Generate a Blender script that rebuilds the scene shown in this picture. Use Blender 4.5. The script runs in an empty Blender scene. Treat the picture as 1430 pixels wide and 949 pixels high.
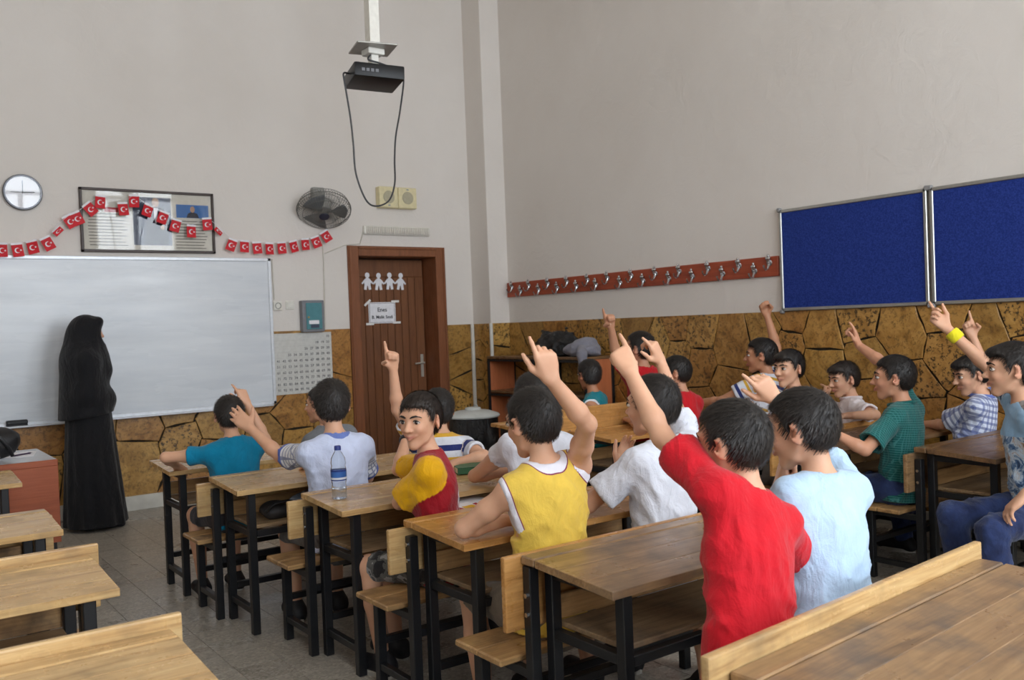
import bpy, bmesh, math, random
import numpy as np
from mathutils import Vector, Matrix, Euler

# ------------------------------------------------------------------ camera
SC = bpy.context.scene
COL = SC.collection
_cd = bpy.data.cameras.new('camera')
CAM = bpy.data.objects.new('camera', _cd)
COL.objects.link(CAM)
_yaw, _pit, _rol = [math.radians(a) for a in (36.13, -0.992, -2.206)]
_f = Vector((math.sin(_yaw) * math.cos(_pit), math.cos(_yaw) * math.cos(_pit), math.sin(_pit)))
_r = Vector((math.cos(_yaw), -math.sin(_yaw), 0))
_u = _r.cross(_f)
_r2 = math.cos(_rol) * _r + math.sin(_rol) * _u
_u2 = -math.sin(_rol) * _r + math.cos(_rol) * _u
CAM.matrix_world = Matrix(((_r2.x, _u2.x, -_f.x, 0), (_r2.y, _u2.y, -_f.y, 0), (_r2.z, _u2.z, -_f.z, 1.45), (0, 0, 0, 1)))
_cd.sensor_fit = 'HORIZONTAL'
_cd.sensor_width = 36.0
_cd.lens = 1265.7 / 1430 * 36
_cd.clip_start = 0.05
_cd.dof.use_dof = True
_cd.dof.focus_distance = 3.7
_cd.dof.aperture_fstop = 5.0
SC.camera = CAM
# ------------------------------------------------------------------ sky, daylight, exposure
W = bpy.data.worlds.new('sky')
SC.world = W
W.use_nodes = True
_bg = W.node_tree.nodes['Background']
_bg.inputs[0].default_value = (0.86, 0.93, 1.0, 1)
_bg.inputs[1].default_value = 9.0
SC.view_settings.view_transform = 'Standard'
SC.view_settings.look = 'None'
SC.view_settings.gamma = 1.0
SC.view_settings.use_curve_mapping = False
SC.view_settings.exposure = 0.18
SC.cycles.use_denoising = True
SC.cycles.max_bounces = 10
SC.cycles.diffuse_bounces = 6
SC.cycles.sample_clamp_indirect = 8.0

# room: X along the front wall, Y towards the front wall, Z up
XL, XR, YB, YF, ZC = -2.3, 5.65, -1.9, 8.10, 5.45
WAIN = 1.468
WINDOWS = [(-0.75, 0.75), (1.80, 3.30), (3.75, 5.25)]
WZ0, WZ1 = 1.0, 4.9
for _i, (_a, _b) in enumerate(WINDOWS):      # sky portals in the window openings of the back wall
    _l = bpy.data.lights.new('window_daylight', 'AREA')
    _l.shape = 'RECTANGLE'
    _l.size = _b - _a
    _l.size_y = WZ1 - WZ0
    _l.cycles.is_portal = True
    _o = bpy.data.objects.new('window_daylight', _l)
    COL.objects.link(_o)
    _o.location = ((_a + _b) / 2, YB - 0.3, (WZ0 + WZ1) / 2)
    _o.rotation_euler = (math.radians(90), 0, 0)

# ------------------------------------------------------------------ helpers
R = math.radians
rnd = random.Random(7)

def link(o, parent=None):
    COL.objects.link(o)
    if parent is not None:
        o.parent = parent
    return o

def tag(o, label=None, cat=None, group=None, kind=None):
    if label: o['label'] = label
    if cat: o['category'] = cat
    if group: o['group'] = group
    if kind: o['kind'] = kind
    return o

def thing(name, label, cat, loc=(0, 0, 0), rz=0.0, group=None):
    o = bpy.data.objects.new(name, None)
    o.empty_display_size = 0.1
    COL.objects.link(o)
    o.location = loc
    o.rotation_euler = (0, 0, rz)
    return tag(o, label, cat, group)

def smooth(me, ang=None):
    me.polygons.foreach_set('use_smooth', [True] * len(me.polygons))
    if ang is not None:
        me.set_sharp_from_angle(angle=R(ang))

class B:
    """collects shapes into one mesh"""
    def __init__(s):
        s.bm = bmesh.new()
    def box(s, lo, hi, bev=0.0, rot=None, seg=1):
        c = [(a + b) / 2 for a, b in zip(lo, hi)]
        d = [max(abs(b - a), 1e-5) for a, b in zip(lo, hi)]
        v = bmesh.ops.create_cube(s.bm, size=1.0)['verts']
        bmesh.ops.scale(s.bm, vec=d, verts=v)
        if bev > 0:
            e = list({e for x in v for e in x.link_edges})
            r = bmesh.ops.bevel(s.bm, geom=e, offset=bev, segments=seg, affect='EDGES', profile=0.6)
            v = list({x for f in r['faces'] for x in f.verts} | {x for x in v if x.is_valid})
        if rot is not None:
            bmesh.ops.rotate(s.bm, cent=(0, 0, 0), matrix=Euler(rot).to_matrix(), verts=v)
        bmesh.ops.translate(s.bm, vec=c, verts=v)
        return s
    def cyl(s, p, q, r, r2=None, n=16, caps=True):
        p, q = Vector(p), Vector(q)
        d = q - p
        m = Matrix.Translation((p + q) / 2) @ d.to_track_quat('Z', 'Y').to_matrix().to_4x4()
        bmesh.ops.create_cone(s.bm, cap_ends=caps, segments=n, radius1=r, radius2=r if r2 is None else r2, depth=d.length, matrix=m)
        return s
    def sph(s, c, rad, n=16, rot=None):
        if not hasattr(rad, '__len__'): rad = (rad,) * 3
        m = Matrix.Translation(c) @ (Euler(rot).to_matrix().to_4x4() if rot else Matrix()) @ Matrix.Diagonal((*rad, 1))
        bmesh.ops.create_uvsphere(s.bm, u_segments=n, v_segments=max(6, n // 2 + 2), radius=1, matrix=m)
        return s
    def tube(s, pts, r, n=8, closed=False, flat=1.0):
        pts = [Vector(p) for p in pts]
        N = len(pts)
        rr = r if hasattr(r, '__len__') else [r] * N
        rings = []
        up = None
        for i, p in enumerate(pts):
            a = pts[(i - 1) % N] if (closed or i > 0) else p
            b = pts[(i + 1) % N] if (closed or i < N - 1) else p
            t = (b - a).normalized()
            if up is None:
                up = t.orthogonal().normalized()
            up = (up - t * up.dot(t))
            if up.length < 1e-6: up = t.orthogonal()
            up.normalize()
            sd = t.cross(up)
            rings.append([s.bm.verts.new(p + rr[i] * (math.cos(2 * math.pi * k / n) * up + flat * math.sin(2 * math.pi * k / n) * sd)) for k in range(n)])
        for i in range(N if closed else N - 1):
            A, C = rings[i], rings[(i + 1) % N]
            for k in range(n):
                s.bm.faces.new((A[k], A[(k + 1) % n], C[(k + 1) % n], C[k]))
        if not closed:
            s.bm.faces.new(rings[0][::-1]); s.bm.faces.new(rings[-1])
        return s
    def lathe(s, prof, c=(0, 0, 0), n=24, axis='Z', caps=True):
        """prof: list of (radius, height)"""
        rings = []
        c = Vector(c)
        for r, z in prof:
            ring = []
            for k in range(n):
                a = 2 * math.pi * k / n
                p = Vector((r * math.cos(a), r * math.sin(a), z))
                if axis == 'Y': p = Vector((p.x, -p.z, p.y))       # +height towards -Y
                if axis == 'X': p = Vector((-p.z, p.x, p.y))
                ring.append(s.bm.verts.new(c + p))
            rings.append(ring)
        for A, C in zip(rings, rings[1:]):
            for k in range(n):
                s.bm.faces.new((A[k], A[(k + 1) % n], C[(k + 1) % n], C[k]))
        if caps:
            s.bm.faces.new(rings[0][::-1]); s.bm.faces.new(rings[-1])
        return s
    def prism(s, poly, z0, z1, inset=0.0, frame=None):
        """2D polygon -> prism; frame(u,v,w)->xyz"""
        frame = frame or (lambda u, v, w: (u, v, w))
        cx = sum(p[0] for p in poly) / len(poly); cy = sum(p[1] for p in poly) / len(poly)
        def ring(w, ins):
            out = []
            for u, v in poly:
                dx, dy = u - cx, v - cy
                L = math.hypot(dx, dy) or 1
                k = max(0.2, 1 - ins / L)
                out.append(s.bm.verts.new(frame(cx + dx * k, cy + dy * k, w)))
            return out
        rs = [ring(z0, 0)]
        if inset > 0: rs.append(ring(z1 - inset * 0.6, 0))
        rs.append(ring(z1, inset))
        n = len(poly)
        for A, C in zip(rs, rs[1:]):
            for k in range(n):
                s.bm.faces.new((A[k], A[(k + 1) % n], C[(k + 1) % n], C[k]))
        s.bm.faces.new(rs[0][::-1]); s.bm.faces.new(rs[-1])
        return s
    def mesh(s, name, mat, sm=False, ang=40):
        bmesh.ops.recalc_face_normals(s.bm, faces=s.bm.faces)
        me = bpy.data.meshes.new(name)
        s.bm.to_mesh(me); s.bm.free()
        if mat: me.materials.append(mat)
        if sm: smooth(me, ang)
        return me
    def obj(s, name, mat, parent=None, sm=False, loc=None, ang=40):
        o = link(bpy.data.objects.new(name, s.mesh(name, mat, sm, ang)), parent)
        if loc is not None: o.location = loc
        return o

def inst(name, me, parent=None, loc=(0, 0, 0), rot=None):
    o = link(bpy.data.objects.new(name, me), parent)
    o.location = loc
    if rot: o.rotation_euler = rot
    return o

def copy_tree(o, parent=None):
    c = o.copy(); COL.objects.link(c); c.parent = parent
    for ch in o.children: copy_tree(ch, c)
    return c

# ------------------------------------------------------------------ materials
def srgb(r, g, b):
    f = lambda x: (x / 255 / 12.92) if x / 255 <= 0.04045 else ((x / 255 + 0.055) / 1.055) ** 2.4
    return (f(r), f(g), f(b), 1.0)

class NT:
    def __init__(s, name, rough=0.6, spec=0.4, metal=0.0, sub=0.0):
        s.m = bpy.data.materials.new(name); s.m.use_nodes = True
        s.t = s.m.node_tree; s.n = s.t.nodes; s.b = s.n['Principled BSDF']
        s.b.inputs['Roughness'].default_value = rough
        s.b.inputs['Specular IOR Level'].default_value = spec
        s.b.inputs['Metallic'].default_value = metal
        if sub:
            s.b.inputs['Subsurface Weight'].default_value = sub
            s.b.inputs['Subsurface Radius'].default_value = (0.012, 0.005, 0.003)
            s.b.inputs['Subsurface Scale'].default_value = 0.5
    def add(s, typ, **kw):
        n = s.n.new(typ)
        for k, v in kw.items():
            if k.startswith('i_'):
                n.inputs[k[2:].replace('_', ' ')].default_value = v
            else: setattr(n, k, v)
        return n
    def L(s, a, b): s.t.links.new(a, b)
    def coord(s, kind='Object', scale=(1, 1, 1), rot=(0, 0, 0), rand=False):
        tc = s.add('ShaderNodeTexCoord'); mp = s.add('ShaderNodeMapping')
        mp.inputs['Scale'].default_value = scale; mp.inputs['Rotation'].default_value = rot
        s.L(tc.outputs[kind], mp.inputs['Vector'])
        if rand:
            oi = s.add('ShaderNodeObjectInfo'); mu = s.math('MULTIPLY', oi.outputs['Random'], 50.0)
            s.L(mu, mp.inputs['Location'])
        return mp.outputs[0]
    def noise(s, vec, scale=5, detail=4, rough=0.5, dist=0.0, out='Fac'):
        n = s.add('ShaderNodeTexNoise'); n.inputs['Scale'].default_value = scale
        n.inputs['Detail'].default_value = detail; n.inputs['Roughness'].default_value = rough
        n.inputs['Distortion'].default_value = dist
        if vec is not None: s.L(vec, n.inputs['Vector'])
        return n.outputs[out]
    def ramp(s, fac, stops, interp='LINEAR'):
        n = s.add('ShaderNodeValToRGB'); cr = n.color_ramp; cr.interpolation = interp
        while len(cr.elements) < len(stops): cr.elements.new(0.5)
        for e, (p, c) in zip(cr.elements, stops):
            e.position = p; e.color = c if len(c) == 4 else (*c, 1)
        s.L(fac, n.inputs[0])
        return n.outputs[0]
    def mix(s, fac, a, b, mode='MIX'):
        n = s.add('ShaderNodeMix', data_type='RGBA', blend_type=mode)
        for sock, v in ((n.inputs[0], fac), (n.inputs[6], a), (n.inputs[7], b)):
            if hasattr(v, 'is_linked') or isinstance(v, bpy.types.NodeSocket): s.L(v, sock)
            else: sock.default_value = v
        return n.outputs[2]
    def math(s, op, a, b=0.0, c=None):
        n = s.add('ShaderNodeMath', operation=op)
        for i, v in enumerate((a, b) if c is None else (a, b, c)):
            if isinstance(v, bpy.types.NodeSocket): s.L(v, n.inputs[i])
            else: n.inputs[i].default_value = v
        return n.outputs[0]
    def attr(s, name, out='Fac'):
        n = s.add('ShaderNodeAttribute', attribute_name=name); return n.outputs[out]
    def col(s, v):
        if isinstance(v, bpy.types.NodeSocket): s.L(v, s.b.inputs['Base Color'])
        else: s.b.inputs['Base Color'].default_value = v
        return s
    def rough(s, v): s.L(v, s.b.inputs['Roughness']); return s
    def bump(s, h, strength=0.3, dist=0.01):
        n = s.add('ShaderNodeBump'); n.inputs['Strength'].default_value = strength; n.inputs['Distance'].default_value = dist
        s.L(h, n.inputs['Height']); s.L(n.outputs[0], s.b.inputs['Normal']); return s

def plain(name, rgb, rough=0.5, spec=0.4, metal=0.0, var=0.06, scale=30, bump=0.0):
    """single colour with faint procedural unevenness"""
    t = NT(name, rough, spec, metal)
    c = srgb(*rgb)
    v = t.noise(t.coord(), scale, 3)
    d = tuple(x * (1 - var) for x in c[:3]) + (1,); e = tuple(min(1, x * (1 + var)) for x in c[:3]) + (1,)
    t.col(t.ramp(v, [(0.3, d), (0.7, e)]))
    if bump: t.bump(v, bump, 0.002)
    return t.m

M = {}
def wood(name, light, mid, dark, axis=0, rough=0.38, wear=0.5, stain=(60, 50, 40)):
    t = NT(name, rough, 0.45)
    sc = [9.0, 9.0, 9.0]; sc[axis] = 0.8
    v = t.coord('Object', sc, rand=True)
    g = t.noise(v, 2.2, 6, 0.62, 1.2)
    fine = t.noise(t.coord('Object', [x * 8 if i != axis else 3 for i, x in enumerate(sc)], rand=True), 2.0, 3)
    c = t.ramp(g, [(0.28, srgb(*dark)), (0.45, srgb(*mid)), (0.68, srgb(*light))])
    c = t.mix(0.25, c, t.ramp(fine, [(0.35, srgb(*dark)), (0.6, srgb(*light))]))
    st = t.noise(t.coord('Object', (1, 1, 1), rand=True), 5.5, 5, 0.6)
    sf = t.ramp(st, [(0.50, (0, 0, 0)), (0.72, (wear, wear, wear))])
    c = t.mix(sf, c, srgb(*stain))
    t.col(c)
    t.rough(t.ramp(st, [(0.3, (rough * 0.8,) * 3), (0.7, (min(1, rough * 1.5),) * 3)]))
    t.bump(g, 0.08, 0.003)
    return t.m
M['wood_light'] = wood('varnished_pine', (216, 184, 132), (194, 156, 104), (150, 112, 70), 0, 0.24, 0.5, (104, 88, 70))
M['wood_orange'] = wood('orange_varnished_wood', (206, 156, 96), (184, 132, 74), (140, 94, 48), 0, 0.25, 0.45, (96, 70, 46))
M['wood_dark'] = wood('worn_brown_wood', (172, 138, 98), (142, 110, 76), (96, 74, 54), 0, 0.28, 0.75, (92, 84, 78))
M['wood_walnut'] = wood('dark_worn_wood', (142, 108, 74), (114, 84, 56), (78, 58, 42), 0, 0.28, 0.6, (70, 60, 52))
M['wood_bench'] = wood('worn_bench_wood', (196, 158, 108), (168, 128, 82), (118, 88, 56), 0, 0.34, 0.8, (78, 64, 52))
M['wood_shelf'] = wood('dusty_shelf_wood', (168, 140, 104), (140, 112, 80), (100, 78, 56), 0, 0.6, 0.6, (86, 78, 70))
M['cherry'] = wood('cherry_laminate', (172, 92, 58), (158, 80, 48), (134, 64, 38), 0, 0.4, 0.1)
M['door_wood'] = wood('brown_painted_door', (128, 82, 50), (116, 72, 43), (96, 58, 34), 2, 0.42, 0.2, (96, 60, 40))
M['door_frame'] = wood('brown_door_frame', (140, 86, 54), (128, 78, 48), (106, 62, 38), 2, 0.42, 0.15, (100, 62, 40))
M['orange_panel'] = wood('orange_laminate', (206, 124, 80), (196, 114, 72), (178, 100, 62), 2, 0.45, 0.1)
M['black_metal'] = plain('black_painted_steel', (24, 25, 28), 0.38, 0.5, 0, 0.25, 14)
M['black_plastic'] = plain('black_plastic', (20, 21, 24), 0.3, 0.5)
M['grey_metal'] = plain('aluminium', (176, 176, 172), 0.32, 0.5, 0.85)
M['chrome'] = plain('chrome', (190, 190, 192), 0.2, 0.5, 0.95)
M['white_plastic'] = plain('white_plastic', (226, 224, 216), 0.4)
M['cream_plastic'] = plain('cream_plastic', (222, 212, 172), 0.5)
M['white_paper'] = plain('white_paper', (236, 236, 242), 0.7, 0.2)
M['handle_metal'] = plain('brushed_handle_metal', (196, 192, 182), 0.35, 0.5, 0.5)
M['cable'] = plain('dark_cable', (58, 58, 60), 0.5)

def wall_paint():
    t = NT('off_white_wall_paint', 0.75, 0.25)
    v = t.coord()
    big = t.noise(v, 0.7, 4, 0.6)
    c = t.ramp(big, [(0.3, srgb(218, 212, 206)), (0.7, srgb(226, 221, 216))])
    sc = t.noise(v, 3.2, 7, 0.75, 0.6)
    c = t.mix(t.ramp(sc, [(0.63, (0, 0, 0)), (0.82, (0.35, 0.35, 0.35))]), c, srgb(196, 190, 180))
    t.col(c)
    h = t.noise(v, 6.0, 5, 0.6, 0.8)
    f2 = t.noise(v, 90, 2)
    t.bump(t.math('ADD', h, t.math('MULTIPLY', f2, 0.12)), 0.30, 0.02)
    return t.m
M['wall'] = wall_paint()
def stone_mat():
    t = NT('ochre_flagstone', 0.33, 0.5)
    v = t.coord('Object', (1, 1, 1), rand=True)
    oi = t.add('ShaderNodeObjectInfo').outputs['Random']
    n1 = t.noise(v, 5.0, 6, 0.62, 1.6)
    base = t.ramp(n1, [(0.25, srgb(118, 90, 44)), (0.42, srgb(170, 138, 80)), (0.58, srgb(198, 168, 108)), (0.75, srgb(152, 116, 60))])
    tint = t.ramp(oi, [(0.0, srgb(190, 160, 110)), (0.35, srgb(246, 222, 172)), (0.7, srgb(218, 168, 104)), (1.0, srgb(255, 236, 196))])
    c = t.mix(1.0, base, tint, 'MULTIPLY')
    c = t.mix(0.2, c, base)
    rust = t.noise(v, 22, 5, 0.7, 1.0)
    c = t.mix(t.ramp(rust, [(0.55, (0, 0, 0)), (0.72, (0.6, 0.6, 0.6))]), c, srgb(104, 66, 24))
    spk = t.noise(v, 34, 4, 0.75)
    amt = t.ramp(oi, [(0.0, (0.35,) * 3), (0.72, (0.45,) * 3), (0.78, (0.85,) * 3), (1.0, (0.85,) * 3)])
    c = t.mix(t.math('MULTIPLY', t.ramp(spk, [(0.53, (0, 0, 0)), (0.58, (1, 1, 1))]), amt), c, srgb(28, 24, 18))
    t.col(c); t.bump(t.math('ADD', n1, rust), 0.25, 0.006)
    return t.m
M['stone'] = stone_mat()
M['mortar'] = plain('dark_mortar', (44, 38, 30), 0.8, 0.2, var=0.3)
def terrazzo():
    t = NT('grey_terrazzo', 0.36, 0.4)
    v = t.coord('Object', (1, 1, 1), rand=True)
    oi = t.add('ShaderNodeObjectInfo').outputs['Random']
    vo = t.add('ShaderNodeTexVoronoi'); vo.inputs['Scale'].default_value = 95
    t.L(v, vo.inputs['Vector'])
    sep = t.add('ShaderNodeSeparateColor'); t.L(vo.outputs['Color'], sep.inputs[0])
    c = t.ramp(sep.outputs[0], [(0.0, srgb(96, 90, 82)), (0.35, srgb(150, 144, 134)), (0.75, srgb(186, 180, 168)), (1.0, srgb(226, 220, 208))])
    big = t.noise(v, 2.5, 5, 0.6)
    c = t.mix(0.5, c, t.ramp(big, [(0.3, srgb(136, 129, 119)), (0.7, srgb(176, 169, 158))]))
    c = t.mix(0.35, c, t.ramp(oi, [(0, srgb(138, 131, 121)), (1, srgb(170, 164, 153))]))
    t.col(c); t.rough(t.ramp(big, [(0.3, (0.22,) * 3), (0.7, (0.42,) * 3)]))
    return t.m
M['terrazzo'] = terrazzo()
M['grout'] = plain('floor_grout', (70, 66, 60), 0.8, 0.2)
M['ceiling'] = plain('cream_ceiling_paint', (230, 220, 206), 0.85, 0.2)
M['marble'] = plain('pale_marble', (206, 204, 196), 0.35, 0.4, 0, 0.12, 8)
# ------------------------------------------------------------------ the room shell
def struct(o): o['kind'] = 'structure'; return o
T = 0.32
floor = struct(B().box((XL - T, YB - T, -0.2), (XR + T, YF + T, -0.006)).obj('floor', M['grout']))
tile = B().box((-0.0990, -0.0990, -0.006), (0.0990, 0.0990, 0.0), 0.0008).mesh('tile', M['terrazzo'])
cand = []
for i in range(int((XR - XL) / 0.2) + 1):
    for j in range(int((YF - YB) / 0.2) + 1):
        x, y = XL + 0.095 + 0.2 * i, YF - 0.1 - 0.2 * j
        if x + 0.1 > XR + 0.1 or y - 0.1 < YB - 0.1: continue
        dep = x * _f.x + y * _f.y
        lat = x * _r.x + y * _r.y
        vis = dep > 2.4 and abs(lat) < 0.60 * dep and x < 1.6 or (dep > 2.4 and abs(lat) < 0.5 * dep and x < 3.0)
        vis = vis and x < 3.2
        cand.append((0 if vis else 1, dep if vis else 99, x, y))
cand.sort()
for k, (a, d, x, y) in enumerate(cand[:300]):
    inst('tile', tile, floor, (x, y, 0))
bb = B()
for a, d, x, y in cand[300:]:
    bb.box((x - 0.0990, y - 0.0990, -0.006), (x + 0.0990, y + 0.0990, 0.0))
tag(bb.obj('tile_field', M['terrazzo'], floor), kind='stuff')

struct(B().box((XL - T, YB - T, ZC), (XR + T, YF + T, ZC + 0.2)).obj('ceiling', M['ceiling']))
struct(B().box((XL - T, YB, 0), (XL, YF, ZC)).obj('wall_left', M['wall']))
# back wall with three window openings
bb = B()
xs = [XL - T] + [v for w in WINDOWS for v in w] + [XR + T]
for k in range(0, len(xs), 2): bb.box((xs[k], YB - T, 0), (xs[k + 1], YB, ZC))
for a, b in WINDOWS:
    bb.box((a, YB - T, 0), (b, YB, WZ0)); bb.box((a, YB - T, WZ1), (b, YB, ZC))
struct(bb.obj('wall_back', M['wall']))
gl = NT('window_glass', 0.02, 0.5)
tr = gl.add('ShaderNodeBsdfTransparent'); mx = gl.add('ShaderNodeMixShader'); gs = gl.add('ShaderNodeBsdfGlossy'); gs.inputs['Roughness'].default_value = 0.02
mx.inputs[0].default_value = 0.05
gl.L(tr.outputs[0], mx.inputs[1]); gl.L(gs.outputs[0], mx.inputs[2]); gl.L(mx.outputs[0], gl.n['Material Output'].inputs[0])
for k, (a, b) in enumerate(WINDOWS):
    w = struct(B().box((a, YB - 0.06, WZ0 - 0.03), (b, YB + 0.05, WZ0), 0.004).obj('window_%d' % (k + 1), M['white_plastic']))
    tag(w, 'white framed classroom window with panes', 'window')
    bb = B(); y0, y1 = YB - 0.16, YB - 0.1
    bb.box((a, y0, WZ0), (a + 0.06, y1, WZ1)); bb.box((b - 0.06, y0, WZ0), (b, y1, WZ1))
    bb.box((a, y0, WZ0), (b, y1, WZ0 + 0.06)); bb.box((a, y0, WZ1 - 0.06), (b, y1, WZ1))
    zt = 4.12; c = (a + b) / 2
    bb.box((a, y0, zt - 0.03), (b, y1, zt + 0.03)); bb.box((c - 0.04, y0, WZ0), (c + 0.04, y1, zt))
    bb.obj('window_frame', M['white_plastic'], w)
    for lo, hi in (((a + 0.05, WZ0 + 0.05), (c - 0.03, zt - 0.02)), ((c + 0.03, WZ0 + 0.05), (b - 0.05, zt - 0.02)), ((a + 0.05, zt + 0.02), (b - 0.05, WZ1 - 0.05))):
        B().box((lo[0], YB - 0.133, lo[1]), (hi[0], YB - 0.128, hi[1])).obj('pane', gl.m, w)

DX0, DX1, DZ = 3.955, 5.07, 2.28        # outer edge of the door frame
wall_front = B()
wall_front.box((XL - T, YF, 0), (DX0 + 0.05, YF + T, ZC))
wall_front.box((DX1 - 0.05, YF, 0), (XR + T, YF + T, ZC))
wall_front.box((DX0 + 0.05, YF, DZ - 0.05), (DX1 - 0.05, YF + T, ZC))
wall_front = struct(wall_front.obj('wall_front', M['wall']))
wall_right = struct(B().box((XR, YB - T, 0), (XR + T, YF + T, ZC)).obj('wall_right', M['wall']))
PX0, PY = 5.41, 7.77                    # pilaster in the corner
wall_pilaster = struct(B().box((PX0, PY, 0), (XR + 0.02, YF + 0.02, ZC), 0.006).obj('wall_pilaster', M['wall']))

# --- flagstone dado: polygonal stones, each proud of a dark joint bed
def clip(poly, n, d):
    out = []
    for i in range(len(poly)):
        p, q = poly[i], poly[(i + 1) % len(poly)]
        a = p[0] * n[0] + p[1] * n[1] - d; b = q[0] * n[0] + q[1] * n[1] - d
        if a <= 0: out.append(p)
        if (a < 0 < b) or (b < 0 < a):
            t = a / (a - b); out.append((p[0] + t * (q[0] - p[0]), p[1] + t * (q[1] - p[1])))
    return out
def flagstones(u0, u1, v0, v1, frame, parent, su=0.34, sv=0.27, seed=1, joint=0.0055):
    rg = random.Random(seed)
    nu, nv = max(1, round((u1 - u0) / su)), max(1, round((v1 - v0) / sv))
    pts = []
    for i in range(nu):
        for j in range(nv):
            if rg.random() < 0.14 and nu > 2: continue
            pts.append((u0 + (i + 0.5 + rg.uniform(-.30, .30)) * (u1 - u0) / nu, v0 + (j + 0.5 + (0.25 if i % 2 else -0.25) + rg.uniform(-.26, .26)) * (v1 - v0) / nv))
    for i, p in enumerate(pts):
        poly = [(u0, v0), (u1, v0), (u1, v1), (u0, v1)]
        for j, q in enumerate(pts):
            if i == j or abs(p[0] - q[0]) > 4 * su or abs(p[1] - q[1]) > 4 * sv: continue
            n = (q[0] - p[0], q[1] - p[1]); L = math.hypot(*n)
            if L < 1e-6: continue
            n = (n[0] / L, n[1] / L)
            if (i + j) % 3 and abs(abs(n[0]) - abs(n[1])) > 0.18:      # many joints run nearly level or upright
                big, sml = (0, 1) if abs(n[0]) > abs(n[1]) else (1, 0)
                m_ = [0, 0]; m_[big] = n[big]; m_[sml] = n[sml] * 0.68; q_ = math.hypot(*m_); n = (m_[0] / q_, m_[1] / q_)
            d = n[0] * (p[0] + q[0]) / 2 + n[1] * (p[1] + q[1]) / 2 - joint / 2 * (1 + 0.6 * math.sin(i * 7 + j * 3))
            poly = clip(poly, n, d)
            if len(poly) < 3: break
        if len(poly) < 3: continue
        cu = sum(a[0] for a in poly) / len(poly); cv = sum(a[1] for a in poly) / len(poly)
        fine = []
        for k in range(len(poly)):
            a, b = poly[k], poly[(k + 1) % len(poly)]
            L = math.hypot(b[0] - a[0], b[1] - a[1])
            fine.append(a)
            edge = any(abs(a[x] - e) < 1e-4 and abs(b[x] - e) < 1e-4 for x, e in ((0, u0), (0, u1), (1, v0), (1, v1)))
            if L > 0.09 and not edge:
                for tt in ((0.5,) if L < 0.18 else (0.33, 0.67)):
                    j = rg.uniform(-0.2, 1.0) * 0.012
                    m = (a[0] + tt * (b[0] - a[0]), a[1] + tt * (b[1] - a[1]))
                    dd = math.hypot(cu - m[0], cv - m[1]) or 1
                    fine.append((m[0] + (cu - m[0]) / dd * max(j, 0), m[1] + (cv - m[1]) / dd * max(j, 0)))
        h = 0.010 + rg.uniform(0, 0.004)
        o = B().prism([(a - cu, b - cv) for a, b in fine], 0.0, h, 0.004, lambda u, v, w: Vector(frame(u, v, w)) - Vector(frame(0, 0, 0))).obj('stone', M['stone'], parent)
        o.location = frame(cu, cv, 0.002)
    return
fr_front = lambda u, v, w: (u, YF - w, v)
fr_right = lambda u, v, w: (XR - w, u, v)
B().box((XL, YF - 0.004, 0.12), (DX0, YF, WAIN)).obj('joint_bed', M['mortar'], wall_front)
B().box((DX1, YF - 0.004, 0.12), (PX0, YF, WAIN)).obj('joint_bed', M['mortar'], wall_front)
flagstones(XL, DX0 - 0.005, 0.125, WAIN, fr_front, wall_front, 0.36, 0.30, 3)
flagstones(DX1 + 0.005, PX0 - 0.002, 0.125, WAIN, fr_front, wall_front, 0.24, 0.24, 5)
B().box((XR - 0.004, YB, 0.12), (XR, PY, WAIN)).obj('joint_bed', M['mortar'], wall_right)
flagstones(YB, PY - 0.01, 0.125, WAIN, fr_right, wall_right, 0.28, 0.27, 11)
B().box((PX0 - 0.004, PY - 0.004, 0.12), (XR - 0.012, YF - 0.012, WAIN)).obj('joint_bed', M['mortar'], wall_pilaster)
flagstones(PX0 + 0.002, XR - 0.014, 0.125, WAIN, lambda u, v, w: (u, PY - 0.003 - w, v), wall_pilaster, 0.15, 0.2, 21)
flagstones(PY + 0.002, YF - 0.016, 0.125, WAIN, lambda u, v, w: (PX0 - 0.003 - w, u, v), wall_pilaster, 0.18, 0.24, 23)
# skirting
struct(B().box((XL, YF - 0.03, 0), (DX0, YF, 0.125), 0.004).obj('baseboard_front', M['marble']))
struct(B().box((XR - 0.03, YB, 0), (XR, PY, 0.125), 0.004).obj('baseboard_right', M['marble']))
struct(B().box((PX0 - 0.028, PY - 0.028, 0), (XR - 0.03, YF, 0.122), 0.004).obj('baseboard_pilaster', M['marble']))
# white conduit trims on the corner
M['conduit'] = plain('white_conduit', (214, 214, 208), 0.4)
struct(B().box((PX0 - 0.055, YF - 0.045, 0.13), (PX0 - 0.02, YF - 0.014, WAIN + 0.002), 0.006).obj('trim_1', M['conduit']))
struct(B().box((PX0 - 0.026, PY - 0.026, 0.13), (PX0 + 0.006, PY + 0.004, WAIN + 0.002), 0.006).obj('trim_2', M['conduit']))

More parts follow.
